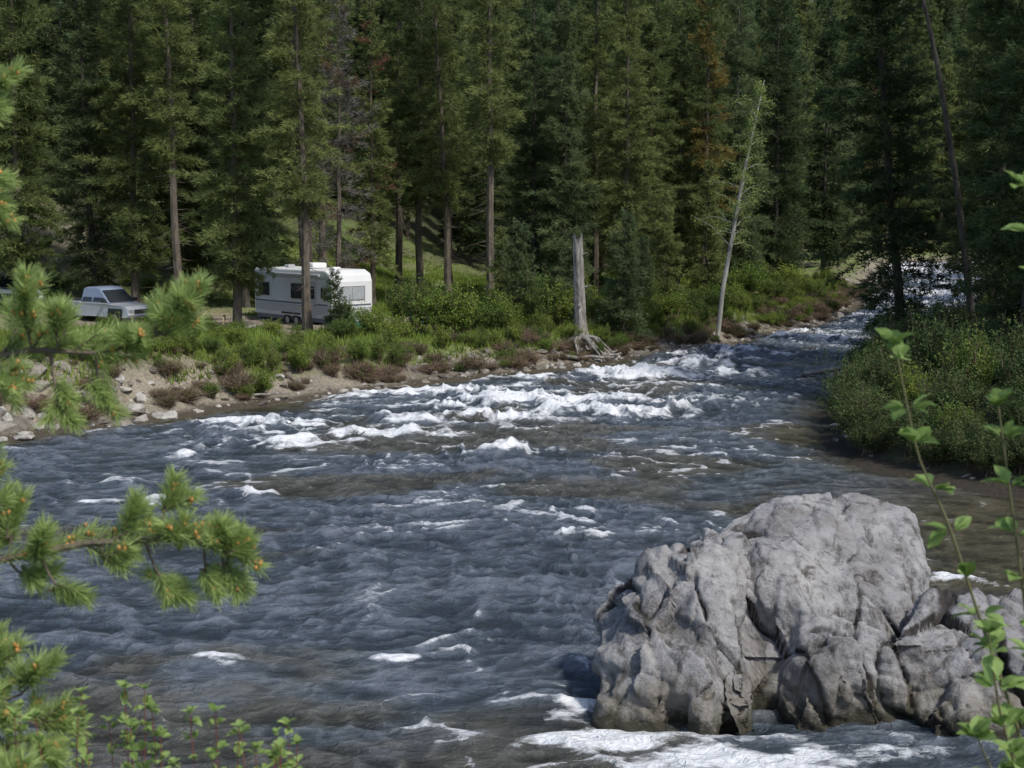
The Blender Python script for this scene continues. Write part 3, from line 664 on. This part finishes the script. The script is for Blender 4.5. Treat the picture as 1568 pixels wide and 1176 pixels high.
def wheel(name, parent, x, y, z, r_, w, side):
    n = 24; v = []; prof = [(r_*.55, w*.5), (r_*.62, w*.42), (r_*.9, w*.5), (r_, w*.35), (r_, -w*.35), (r_*.9, -w*.5), (r_*.3, -w*.5)]
    for i in range(n):
        a = 2*math.pi*i/n
        for rr_, yy in prof: v.append((x+math.cos(a)*rr_, y+side*yy, z+math.sin(a)*rr_))
    k_ = len(prof); f = [(i*k_+j, i*k_+j+1, ((i+1) % n)*k_+j+1, ((i+1) % n)*k_+j) for i in range(n) for j in range(k_-1)]
    part(name, parent, v, f, M_tyre)
    v = [(x, y+side*w*.46, z)]+[(x+math.cos(2*math.pi*i/n)*r_*.58, y+side*w*.42, z+math.sin(2*math.pi*i/n)*r_*.58) for i in range(n)]
    part(name+'_hub', parent, v, [(0, i+1, (i+1) % n+1) for i in range(n)], M_hub)
M_tyre = plain('tyre_rubber', (.025, .025, .025), .85); M_hub = plain('wheel_hub', (.45, .45, .46), .35, .7)
M_rvw = plain('trailer_white_siding', (.80, .80, .78), .4, 0, .04, 1.5); M_rvs = plain('trailer_silver_band', (.42, .43, .44), .4, 0, .06)
M_rvg = plain('trailer_shaded_siding', (.58, .59, .60), .4, 0, .06, 1.2)  # white siding toned down to grey, side shade put into the colour
M_rvd = plain('trailer_stripe', (.13, .15, .18), .4); M_glass = plain('window_glass', (.03, .035, .04), .08); M_blind = plain('window_blind', (.40, .42, .43), .5)
M_alu = plain('aluminium_trim', (.6, .6, .6), .35, .6); M_blk = plain('black_plastic', (.03, .03, .03), .6)
M_silver = plain('silver_paint', (.52, .53, .54), .3, .2, .05); M_blue = plain('blue_grey_paint', (.27, .32, .42), .3, .1, .05); M_whitep = plain('white_paint', (.7, .7, .69), .3, 0, .04)
M_tan = plain('tan_wood', (.36, .27, .18), .8)

rvx, rvy = -8.6, 67.0
rv = empty('camper_trailer', (rvx, rvy, gz(rvx-2, rvy+2)-.10), (0, 0, math.atan2(-.75, .66)))
Lr, Wr = 7.0, 2.4
prof = [(-Lr, .55), (-Lr, 2.72), (-Lr+.12, 2.86), (-.55, 2.90), (-.12, 2.72), (0, 2.35), (0, 1.1), (-.18, .55)]
prism('body', rv, prof, 0, Wr, M_rvw, .07)
box('side_shade_panel', rv, -Lr+.12, -.30, -.006, -.001, .60, 2.66, M_rvg)  # thin grey sheet over the white body, painting that side as shaded
box('lower_skirt', rv, -Lr+.15, -.35, .06, Wr-.06, .36, .55, M_rvd)
box('side_band', rv, -Lr+.14, -.32, -.013, -.008, .75, 1.15, M_rvs); box('side_stripe', rv, -Lr+.14, -.32, -.016, -.008, 1.19, 1.27, M_rvd)
box('side_stripe_upper', rv, -Lr+.14, -.32, -.016, -.008, 2.45, 2.52, M_rvs)
box('front_band', rv, .002, .008, .10, Wr-.10, 1.18, 1.26, M_rvd)
def win(name, x0, x1, z0, z1, blind=False):
    box(name+'_frame', rv, x0-.05, x1+.05, -.036, -.008, z0-.05, z1+.05, M_alu, .01); box(name+'_pane', rv, x0, x1, -.042, -.037, z0, z1, M_blind if blind else M_glass)
win('side_window', -3.5, -2.35, 1.45, 2.2); win('rear_side_window', -6.5, -5.5, 1.5, 2.15); win('small_window', -.85, -.4, 1.55, 2.05)
box('door', rv, -1.95, -1.25, -.036, -.008, .6, 2.35, M_rvs, .015); box('door_window', rv, -1.80, -1.40, -.043, -.037, 1.5, 2.1, M_glass); box('door_step', rv, -1.9, -1.3, -.4, -.05, .25, .3, M_blk)
box('door_handle', rv, -1.36, -1.30, -.07, -.037, 1.15, 1.27, M_blk)
box('front_window_frame', rv, .001, .03, .45, Wr-.45, 1.45, 2.15, M_alu, .01); box('front_window_pane', rv, .031, .036, .52, Wr-.52, 1.51, 2.09, M_blind)
box('front_window_bar', rv, .037, .045, Wr/2-.02, Wr/2+.02, 1.51, 2.09, M_alu)
box('roof_air_conditioner', rv, -3.6, -2.7, .75, 1.6, 2.90, 3.18, M_rvw, .08); box('roof_vent', rv, -1.5, -1.1, .9, 1.3, 2.90, 3.02, M_rvw, .03); box('roof_vent_rear', rv, -5.7, -5.3, 1, 1.4, 2.88, 3.02, M_rvs, .03)
box('awning_roll', rv, -5.6, -.9, -.14, -.02, 2.56, 2.70, M_rvs, .05)
for i, xx in enumerate((-3.95, -3.15)): wheel('wheel_%d' % i, rv, xx, .10, .34, .34, .2, -1); wheel('wheel_far_%d' % i, rv, xx, Wr-.1, .34, .34, .2, 1)
box('fender', rv, -4.4, -2.7, -.05, -.018, .66, .74, M_blk, .01)
part('tongue', rv, [(0, .5, .42), (0, 1.9, .42), (1.2, 1.2, .42), (0, .6, .5), (0, 1.8, .5), (1.2, 1.2, .5)], [(0, 2, 1), (3, 4, 5), (0, 1, 4, 3), (1, 2, 5, 4), (2, 0, 3, 5)], M_blk)
box('propane_box', rv, .12, .55, .9, 1.5, .5, 1.0, M_rvs, .08)

def pickup(name, x, y, ang, low, up_):
    e = empty(name, (x, y, gz(x, y)+.02), (0, 0, ang))
    pr_ = [(-3.1, .50), (-3.12, .75), (-3.10, 1.12), (-1.05, 1.12), (-1.0, 1.08), (.75, 1.08), (1.0, 1.06), (2.1, .95), (2.3, .82), (2.34, .5), (2.2, .40), (-3.0, .42)]
    prism('body', e, pr_, -.92, .92, low, .05, [0, 0, .03, .03, .03, .03, .03, .06, .08, .03, 0, 0])
    box('bed_cover', e, -3.0, -1.15, -.78, .78, 1.123, 1.14, M_blk)
    gp = [(-1.0, 1.085), (-.92, 1.74), (-.70, 1.82), (.0, 1.82), (.25, 1.76), (1.0, 1.085)]
    prism('cab', e, gp, -.86, .86, up_, .05, [0, .14, .16, .16, .14, 0])
    for s_ in (-1, 1):
        def q(nm_, a, b, c, d, m=M_glass):
            f_ = lambda px, pz: (px, s_*(.873-.17*(pz-1.085)/.64), pz)
            part(nm_, e, [f_(*a), f_(*b), f_(*c), f_(*d)], [(0, 1, 2, 3)], m)
        t_ = 'l' if s_ > 0 else 'r'
        q('front_glass_'+t_, (-.12, 1.14), (.80, 1.14), (.27, 1.68), (-.12, 1.70)); q('rear_glass_'+t_, (-.88, 1.14), (-.22, 1.14), (-.22, 1.70), (-.82, 1.68))
        for wx_ in (-2.1, 1.45):
            wheel('wheel_%s_%d' % (t_, wx_ > 0), e, wx_, s_*.84, .38, .38, .26, s_)
            box('arch_%s_%d' % (t_, wx_ > 0), e, wx_-.48, wx_+.48, min(s_*.90, s_*.925), max(s_*.90, s_*.925), .44, .84, M_blk, .01)
        box('mirror_'+t_, e, .72, .9, min(s_*.92, s_*1.1), max(s_*.92, s_*1.1), 1.1, 1.28, M_blk, .03)
    part('windshield', e, [(.36, -.70, 1.68), (.985, -.80, 1.12), (.985, .80, 1.12), (.36, .70, 1.68)], [(0, 1, 2, 3)], M_glass)
    box('grille', e, 2.335, 2.36, -.5, .5, .6, .8, M_blk, .01); box('bumper', e, 2.2, 2.42, -.88, .88, .40, .56, M_hub, .04)
    for s_ in (-1, 1): box('headlight_%d' % (s_ > 0), e, 2.28, 2.34, s_*.70-.14, s_*.70+.14, .66, .82, M_alu, .02)
    return e
pickup('pickup_truck', -19.9, 69.3, math.radians(-32), M_silver, M_blue)
pickup('pickup_truck', -27.3, 74.5, math.radians(-20), M_whitep, M_whitep)

def picnic(x, y, a):
    e = empty('picnic_table', (x, y, gz(x, y)+.02), (0, 0, a))
    for i in range(4): box('top_plank_%d' % i, e, -.9, .9, -.36+i*.185, -.19+i*.185, .72, .76, M_tan)
    for s_ in (-1, 1):
        box('bench_%d' % (s_ > 0), e, -.9, .9, s_*.72-.13, s_*.72+.13, .43, .47, M_tan)
        for tag, q_ in (('a', -1), ('b', 1)):
            ya = sorted((q_*.6, q_*.5)); yb = sorted((q_*.25, q_*.15))
            part('leg_%s_%d' % (tag, s_ > 0), e, [(s_*.65-.03, ya[0], 0), (s_*.65+.03, ya[0], 0), (s_*.65+.03, ya[1], 0), (s_*.65-.03, ya[1], 0), (s_*.65-.03, yb[0], .715), (s_*.65+.03, yb[0], .715), (s_*.65+.03, yb[1], .715), (s_*.65-.03, yb[1], .715)],
                 [(0, 3, 2, 1), (4, 5, 6, 7), (0, 1, 5, 4), (1, 2, 6, 5), (2, 3, 7, 6), (3, 0, 4, 7)], M_tan)
        box('crossbar_%d' % (s_ > 0), e, s_*.60-.02, s_*.60+.015, -.8, .8, .37, .42, M_tan)
picnic(-13.9, 64.6, .1); picnic(14.2, 88, .3)

# ------------------------------------------------------------------ seated camper (small, beyond the shrubs)
M_skin = plain('skin', (.55, .33, .24), .5); M_shirt = plain('coral_shirt', (.60, .22, .14), .8); M_jean = plain('denim', (.07, .10, .18), .8); M_hair = plain('brown_hair', (.07, .04, .02), .7); M_teal = plain('teal_plastic', (.03, .28, .28), .4)
def skin_obj(name, parent, pts, edges, rad, mat):
    me = bpy.data.meshes.new(name); me.from_pydata(pts, edges, []); me.materials.append(mat)
    o = bpy.data.objects.new(name, me); COL.objects.link(o); o.parent = parent
    o.modifiers.new('s', 'SKIN')
    for i, r0 in enumerate(rad): me.skin_vertices[0].data[i].radius = (r0, r0)
    me.skin_vertices[0].data[0].use_root = True
    ss_ = o.modifiers.new('ss', 'SUBSURF'); ss_.levels = 1; ss_.render_levels = 1
px_, py_ = -4.7, 69.0
pe = empty('seated_person', (px_, py_, gz(px_, py_)), (0, 0, .4))
skin_obj('torso', pe, [(0, 0, .52), (0, .03, .72), (0, .06, .95), (0, .07, 1.06), (-.19, .05, 1.0), (-.25, -.05, .76), (-.20, -.27, .68), (.19, .05, 1.0), (.25, -.05, .76), (.20, -.27, .68)],
         [(0, 1), (1, 2), (2, 3), (2, 4), (4, 5), (5, 6), (2, 7), (7, 8), (8, 9)], [.15, .14, .15, .06, .07, .05, .04, .07, .05, .04], M_shirt)
skin_obj('legs', pe, [(0, 0, .50), (-.10, -.08, .50), (-.13, -.46, .52), (-.13, -.50, .10), (-.13, -.64, .05), (.10, -.08, .50), (.13, -.46, .52), (.13, -.50, .10), (.13, -.64, .05)],
         [(0, 1), (1, 2), (2, 3), (3, 4), (0, 5), (5, 6), (6, 7), (7, 8)], [.13, .10, .07, .05, .04, .10, .07, .05, .04], M_jean)
skin_obj('head', pe, [(0, .06, 1.05), (0, .05, 1.15), (0, .03, 1.25), (0, .04, 1.32), (0, -.065, 1.21)], [(0, 1), (1, 2), (2, 3), (2, 4)], [.05, .06, .10, .07, .02], M_skin)
skin_obj('hair', pe, [(0, .09, 1.20), (0, .07, 1.30), (0, .03, 1.355)], [(0, 1), (1, 2)], [.08, .09, .075], M_hair)
for s_ in (-1, 1):
    bx, by, bz = s_*.18, -.33, .67
    pts = [(s_*.20, -.28, .68), (bx, by, bz)]; ed = [(0, 1)]; rd = [.03, .035]
    for j in range(5):
        dx = (j-2)*.02 if j < 4 else -s_*.045
        pts += [(bx+dx, by-.05, bz), (bx+dx*1.1, by-.09, bz-.025)]; ed += [(1, len(pts)-2), (len(pts)-2, len(pts)-1)]; rd += [.010, .008]
    skin_obj('hand_%d' % (s_ > 0), pe, pts, ed, rd, M_skin)
ch = empty('camp_chair', (px_, py_, gz(px_, py_)), (0, 0, .4))
box('seat', ch, -.28, .28, -.3, .22, .33, .36, M_teal); part('backrest', ch, [(-.28, .22, .36), (.28, .22, .36), (.28, .34, .92), (-.28, .34, .92), (-.28, .25, .36), (.28, .25, .36), (.28, .37, .92), (-.28, .37, .92)], [(0, 1, 2, 3), (7, 6, 5, 4), (0, 4, 5, 1), (1, 5, 6, 2), (2, 6, 7, 3), (3, 7, 4, 0)], M_teal)
for i, (a, b) in enumerate(((-.26, -.28), (.24, -.28), (-.26, .2), (.24, .2))): box('leg_%d' % (i+1), ch, a, a+.02, b, b+.02, 0, .33, M_alu)
co_ = empty('cooler', (-7.0, 66.0, gz(-7.0, 66.0)), (0, 0, .3)); box('tub', co_, -.35, .35, -.22, .22, 0, .38, M_teal, .03); box('lid', co_, -.37, .37, -.24, .24, .385, .46, M_whitep, .02)

# ------------------------------------------------------------------ foreground pine (stands left of the viewpoint)
r = np.random.default_rng(77)
NV = []; NVr = []; WV = []; WF = []; woff = 0; BV = []; BF = []; boff = 0
def wood(p, rad, n=6):
    global woff
    tv, tf = tube(p, rad, n, woff); WV.append(tv); WF.append(tf); woff += len(tv)
def tuft(p, d, l, nn=300, nl=.042):
    global boff
    p = np.asarray(p, float); d = nrmz(np.asarray(d, float)); a = nrmz(np.cross(d, [0.1, .2, 1.0])); b = np.cross(d, a)
    wood([p, p+d*l*.9], [.0035, .0025], 5)
    s_ = r.random(nn)**.8; th = r.uniform(0, 6.28, nn); fw = r.uniform(.35, 1.0, nn)+s_*.7
    q = p+d*(s_*l)[:, None]; nd = nrmz(d*fw[:, None]+(np.cos(th)[:, None]*a+np.sin(th)[:, None]*b)+r.normal(0, .12, (nn, 3)))
    ln = (nl*r.uniform(.75, 1.15, nn))[:, None]; w = nrmz(np.cross(nd, r.normal(size=(nn, 3))))*.0011
    NV.append(np.stack([q-w, q+w, q+nd*ln+w*.4, q+nd*ln-w*.4], 1).reshape(-1, 3)); NVr.append(np.repeat(np.clip(.25+.4*s_+.4*r.random(nn), 0, 1), 4))
    if r.random() < .6:
        for _ in range(5):
            c_ = p+d*l*r.uniform(.78, .98)+r.normal(0, .006, 3); BV.append(iv*[.0045, .0045, .006]+c_); BF.append(iff+boff); boff += len(iv)
def branch(pts, rad0, tips, along=True, fr=.45):
    pts = [np.array(p, float) for p in pts]; wood(pts, np.linspace(rad0, .004, len(pts)), 7)
    if along:
        a0 = int(len(pts)*fr)
        for a, b in zip(pts[a0:-1], pts[a0+1:]):
            for t in np.arange(0, 1, .05/max(.05, np.linalg.norm(b-a))):
                d = nrmz(b-a)+r.normal(0, .55, 3)+[0, -.1, .25]; tuft(a+(b-a)*t, d, r.uniform(.05, .09), 120)
    for (tp, l) in tips:
        tp = np.array(tp, float)
        best = min(((np.linalg.norm(tp-(a+(b-a)*t))+.25*abs((a+(b-a)*t)[0]-tp[0]+.08), tuple(a+(b-a)*t)) for a, b in zip(pts[:-1], pts[1:]) for t in np.linspace(0, 1, 9)), key=lambda z_: z_[0])[1]
        st = np.array(best); dirv = tp-st
        m = st+dirv*.5+np.array([0, 0, -.012]); wood([st, m, tp], [.004, .0035, .003], 5)
        dd = nrmz(nrmz(tp-m)+np.array([.35, 0, .45])); tuft(tp-dd*.02, dd, l*.85)
        for _ in range(3):
            q = tp-dirv*r.uniform(0.05, .5); tuft(q+r.normal(0, .008, 3), nrmz(dd+r.normal(0, .5, 3)), l*r.uniform(.5, .8), 180)
        if np.linalg.norm(dirv) > .12:
            for _ in range(3):
                q = m+(tp-m)*r.uniform(-.4, .8); tuft(q, nrmz(nrmz(tp-m)+r.normal(0, .6, 3)+[0, 0, .25]), l*.7, 150)
trx, try_ = -2.7, 3.3; gb = gz(trx, try_)
wood([(trx, try_, gb-.3), (trx+.03, try_, gb+1.5), (trx, try_+.02, gb+3), (trx-.03, try_, gb+5), (trx, try_, gb+7.2)], [.11, .095, .075, .05, .012], 10)
branch([(trx, try_, 6.05), (-1.9, 3.45, 6.25), (-1.42, 3.5, 6.40), (-1.2, 3.5, 6.45), (-1.02, 3.5, 6.44), (-.88, 3.52, 6.49)], .014,
       [((-1.20, 3.45, 6.58), .10), ((-1.27, 3.6, 6.50), .10), ((-1.12, 3.45, 6.50), .11), ((-1.24, 3.4, 6.37), .11), ((-1.08, 3.55, 6.43), .1),
        ((-1.03, 3.5, 6.33), .09), ((-1.12, 3.45, 6.31), .09), ((-.83, 3.52, 6.54), .09), ((-.80, 3.5, 6.58), .08), ((-.90, 3.55, 6.52), .09), ((-.96, 3.5, 6.46), .07), ((-1.34, 3.5, 6.44), .11), ((-.86, 3.5, 6.50), .07)], fr=.5)
branch([(trx, try_, 5.5), (-2.0, 3.3, 5.75), (-1.35, 3.35, 5.93), (-1.05, 3.4, 5.98), (-.82, 3.4, 5.99), (-.66, 3.4, 5.95)], .015,
       [((-1.23, 3.4, 6.03), .11), ((-1.16, 3.35, 5.96), .11), ((-1.0, 3.4, 5.95), .10), ((-.95, 3.4, 6.03), .10), ((-.86, 3.42, 6.07), .11), ((-.82, 3.4, 5.98), .10), ((-.70, 3.4, 5.95), .09), ((-.66, 3.4, 5.94), .08),
        ((-.73, 3.38, 5.99), .09), ((-.76, 3.4, 5.90), .09), ((-.86, 3.4, 5.87), .10), ((-.71, 3.42, 5.89), .09), ((-1.2, 3.4, 5.90), .10), ((-1.12, 3.4, 5.86), .10), ((-1.29, 3.4, 6.15), .10), ((-1.28, 3.4, 5.98), .10)], fr=.35)
branch([(trx, try_, 5.0), (-2.0, 3.2, 5.3), (-1.45, 3.2, 5.55), (-1.2, 3.2, 5.65)], .014,
       [((-1.22, 3.2, 5.74), .12), ((-1.12, 3.2, 5.70), .11), ((-1.2, 3.15, 5.62), .12), ((-1.1, 3.2, 5.58), .11), ((-1.28, 3.2, 5.68), .12), ((-1.15, 3.1, 5.52), .12), ((-1.25, 3.1, 5.52), .12),
        ((-1.3, 3.1, 5.78), .11), ((-1.07, 3.1, 5.50), .10), ((-1.3, 3.1, 5.6), .12)])
branch([(trx, try_, 4.7), (-2.0, 2.9, 5.0), (-1.45, 2.8, 5.35), (-1.1, 2.8, 5.50)], .014,
       [((-1.05, 2.8, 5.60), .11), ((-1.02, 2.8, 5.52), .11), ((-1.1, 2.85, 5.55), .12), ((-1.12, 2.8, 5.66), .11), ((-1.15, 2.8, 5.45), .12)])
branch([(trx, try_, 6.7), (-1.9, 3.4, 6.95), (-1.42, 3.5, 7.05)], .012, [((-1.26, 3.5, 7.10), .10), ((-1.31, 3.5, 7.03), .10), ((-1.33, 3.6, 6.80), .10), ((-1.38, 3.5, 6.74), .11), ((-1.5, 3.5, 7.15), .12)], fr=.6)
for i in range(16):
    a = r.uniform(.8, 5.4); z0 = r.uniform(gb+1, gb+6.8); l = r.uniform(.6, 1.3); e = np.array([trx+math.cos(a)*l, try_+math.sin(a)*l, z0+.35*l])
    if e[0] > -1.75: continue
    mm = (np.array([trx, try_, z0])+e)/2
    branch([(trx, try_, z0), mm, e], .016, [(e+r.normal(0, .08, 3), .12) for _ in range(5)]+[(mm+r.normal(0, .12, 3), .11) for _ in range(3)], along=False)
nv_ = np.concatenate(NV); wv = np.concatenate(WV); bv = np.concatenate(BV); n0, n1_ = len(wv), len(wv)+len(nv_)
me = mkmesh('fg_pine', np.concatenate([wv, nv_, bv]), [(np.concatenate(WF), 0), (n0+np.arange(len(nv_)).reshape(-1, 4), 1), (n1_+np.concatenate(BF), 2)], [M_bark, M_fgneedle, M_bud],
            {'var': np.concatenate([np.full(n0, .5), np.concatenate(NVr), np.full(len(bv), .5)])})
obj('lodgepole_pine_tree', me)

# leafy stems in the foreground ---------------------------------------------
def leafy(name, stems, seed, leaf, step, mats, srad=.005, ros=6):
    r = np.random.default_rng(seed); SV = []; SF = []; so = 0; LV = []; LR = []
    def lf(p, d, l, up):
        d = nrmz(d); sd = nrmz(np.cross(d, up)); nn = np.cross(sd, d)
        rows = [(0, 0, 0), (.18, .22, .03), (.45, .36, .05), (.72, .25, .02), (1, 0, -.06)]
        c_ = [p+d*l*t+nn*l*z for t, w, z in rows]; lft = [p+d*l*t+sd*l*w+nn*l*(z+.10) for t, w, z in rows[1:4]]; rgt = [p+d*l*t-sd*l*w+nn*l*(z+.10) for t, w, z in rows[1:4]]
        for a, b, c2, d2 in [(c_[0], lft[0], c_[1], c_[1]), (c_[1], lft[0], lft[1], c_[2]), (c_[2], lft[1], lft[2], c_[3]), (c_[3], lft[2], c_[4], c_[4]),
                             (c_[0], c_[1], rgt[0], rgt[0]), (c_[1], c_[2], rgt[1], rgt[0]), (c_[2], c_[3], rgt[2], rgt[1]), (c_[3], c_[4], rgt[2], rgt[2])]:
            LV.append([a, b, c2, d2])
        LR.extend([r.random()]*8)
    for st in stems:
        st = np.array(st, float); t = np.linspace(0, 1, len(st)); tt = np.linspace(0, 1, len(st)*5)
        P = np.column_stack([np.interp(tt, t, st[:, i]) for i in range(3)]); P[1:-1] = (P[:-2]+P[1:-1]*2+P[2:])/4
        tv, tf = tube(P, np.linspace(srad, srad*.35, len(P)), 6, so); SV.append(tv); SF.append(tf); so += len(tv)
        L_ = np.cumsum(np.r_[0, np.linalg.norm(np.diff(P, axis=0), axis=1)]); s_ = L_[-1]*.12; al = r.uniform(0, 6)
        while s_ < L_[-1]:
            p = np.array([np.interp(s_, L_, P[:, i]) for i in range(3)]); al += 1.9
            for q in (0, math.pi):
                d = np.array([math.cos(al+q), math.sin(al+q)*.8, r.uniform(.1, .8)]); m_ = p+nrmz(d)*leaf*.2
                for _ in range(3): lf(m_, d+r.normal(0, .45, 3), leaf*r.uniform(.6, 1.15), np.array([0, 0, 1.0])+r.normal(0, .3, 3))
            s_ += step*r.uniform(.8, 1.25)
        for i in range(ros):
            a = i*6.28/ros+r.uniform(0, .5); lf(P[-1], np.array([math.cos(a), math.sin(a), r.uniform(.3, 1.3)]), leaf*r.uniform(.7, 1.1), np.array([0, 0, 1.0])+r.normal(0, .2, 3))
    sv = np.concatenate(SV); LVa = np.array(LV)
    tri = np.all(np.isclose(LVa[:, 2], LVa[:, 3]), axis=1); base = len(sv)+np.arange(len(LVa))[:, None]*4
    q4 = (base+[0, 1, 2, 3])[~tri]; q3 = (base+[0, 1, 2])[tri]
    me = mkmesh(name, np.concatenate([sv, LVa.reshape(-1, 3)]), [(np.concatenate(SF), 0), (q4, 1), (q3, 1)], mats, {'var': np.concatenate([np.full(len(sv), .5), np.repeat(np.array(LR), 4)])})
    return obj(name, me)
g0 = gz(1.25, 2.8)
leafy('serviceberry_shrub', [
    [(1.3, 2.75, g0), (1.16, 2.8, 5.2), (1.06, 2.8, 5.70), (.95, 2.8, 5.99), (.885, 2.8, 6.17), (.82, 2.8, 6.3), (.765, 2.8, 6.53)],
    [(1.35, 2.8, g0), (1.15, 2.85, 5.5), (1.06, 2.85, 6.03), (1.03, 2.85, 6.2), (.995, 2.85, 6.40)],
    [(1.4, 2.75, g0), (1.28, 2.8, 5.6), (1.09, 2.8, 6.5), (1.01, 2.8, 6.84)],
    [(1.3, 2.7, g0), (1.12, 2.7, 5.2), (1.0, 2.7, 5.6), (.93, 2.7, 5.75)],
    [(1.32, 2.7, g0), (1.15, 2.75, 5.3), (.99, 2.75, 5.78), (.96, 2.75, 5.95)],
    [(1.36, 2.7, g0), (1.2, 2.7, 5.3), (1.06, 2.7, 5.65), (1.0, 2.7, 5.72)],
    [(1.45, 2.9, g0), (1.4, 2.95, 5.6), (1.3, 3.0, 6.4), (1.35, 3.0, 6.9)]], 5, .05, .085, [M_stem, M_fgleaf])
st = []
r = np.random.default_rng(6)
for i in range(44):
    x = r.uniform(-1.3, -.45); y = r.uniform(2.9, 3.4); zt = 6.8-y*math.tan(math.radians(22.37-r.uniform(-.8, 3.4)*(1.0+min(0, -x-.9)))); b0 = gz(x, y)
    st.append([(x+r.normal(0, .1), y, b0), (x+r.normal(0, .05), y, (b0+zt)/2), (x, y, zt)])
leafy('red_osier_shrub', st, 9, .026, .05, [M_redstem, M_fgleaf], .0028, 4)

nb = empty('near_bank_brush')
for i in range(26):
    x = random.uniform(-9, 10); y = random.uniform(4.5, 10)
    if abs(x-1) < 2.0 and y < 5: continue
    obj('brush_%02d' % i, random.choice(BW), (x, y, gz(x, y)-.1), (0, 0, random.uniform(0, 6)), random.uniform(.3, .5), nb)

# ------------------------------------------------------------------ light, sky, camera
el = math.radians(52); az = math.radians(132)
sd = Vector((math.cos(el)*math.sin(az), math.cos(el)*math.cos(az), math.sin(el)))
sl = bpy.data.lights.new('sun', 'SUN'); sl.energy = 3.2; sl.angle = math.radians(5); sl.color = (1, .97, .91)
so_ = bpy.data.objects.new('sun', sl); COL.objects.link(so_); so_.rotation_euler = sd.to_track_quat('Z', 'Y').to_euler(); so_.location = (30, -10, 60)
w = bpy.data.worlds.new("World"); scene.world = w; w.use_nodes = True
bg = w.node_tree.nodes['Background']; sk = w.node_tree.nodes.new('ShaderNodeTexSky'); sk.sky_type = 'NISHITA'; sk.sun_disc = False
sk.sun_elevation = el; sk.sun_rotation = az; sk.air_density = 1.0; sk.dust_density = 4.0; sk.altitude = 1500
w.node_tree.links.new(sk.outputs[0], bg.inputs[0]); bg.inputs[1].default_value = .15
cam = bpy.data.cameras.new('camera'); co = bpy.data.objects.new('camera', cam); COL.objects.link(co)
co.location = (0, 0, 6.8); co.rotation_euler = (math.radians(90-7.1), 0, 0)
cam.sensor_width = 36; cam.lens = 49.45; cam.clip_end = 2000; cam.clip_start = .05
cam.dof.use_dof = True; cam.dof.focus_distance = 45; cam.dof.aperture_fstop = 9
scene.camera = co
scene.view_settings.view_transform = 'Standard'; scene.view_settings.look = 'None'; scene.view_settings.exposure = 0
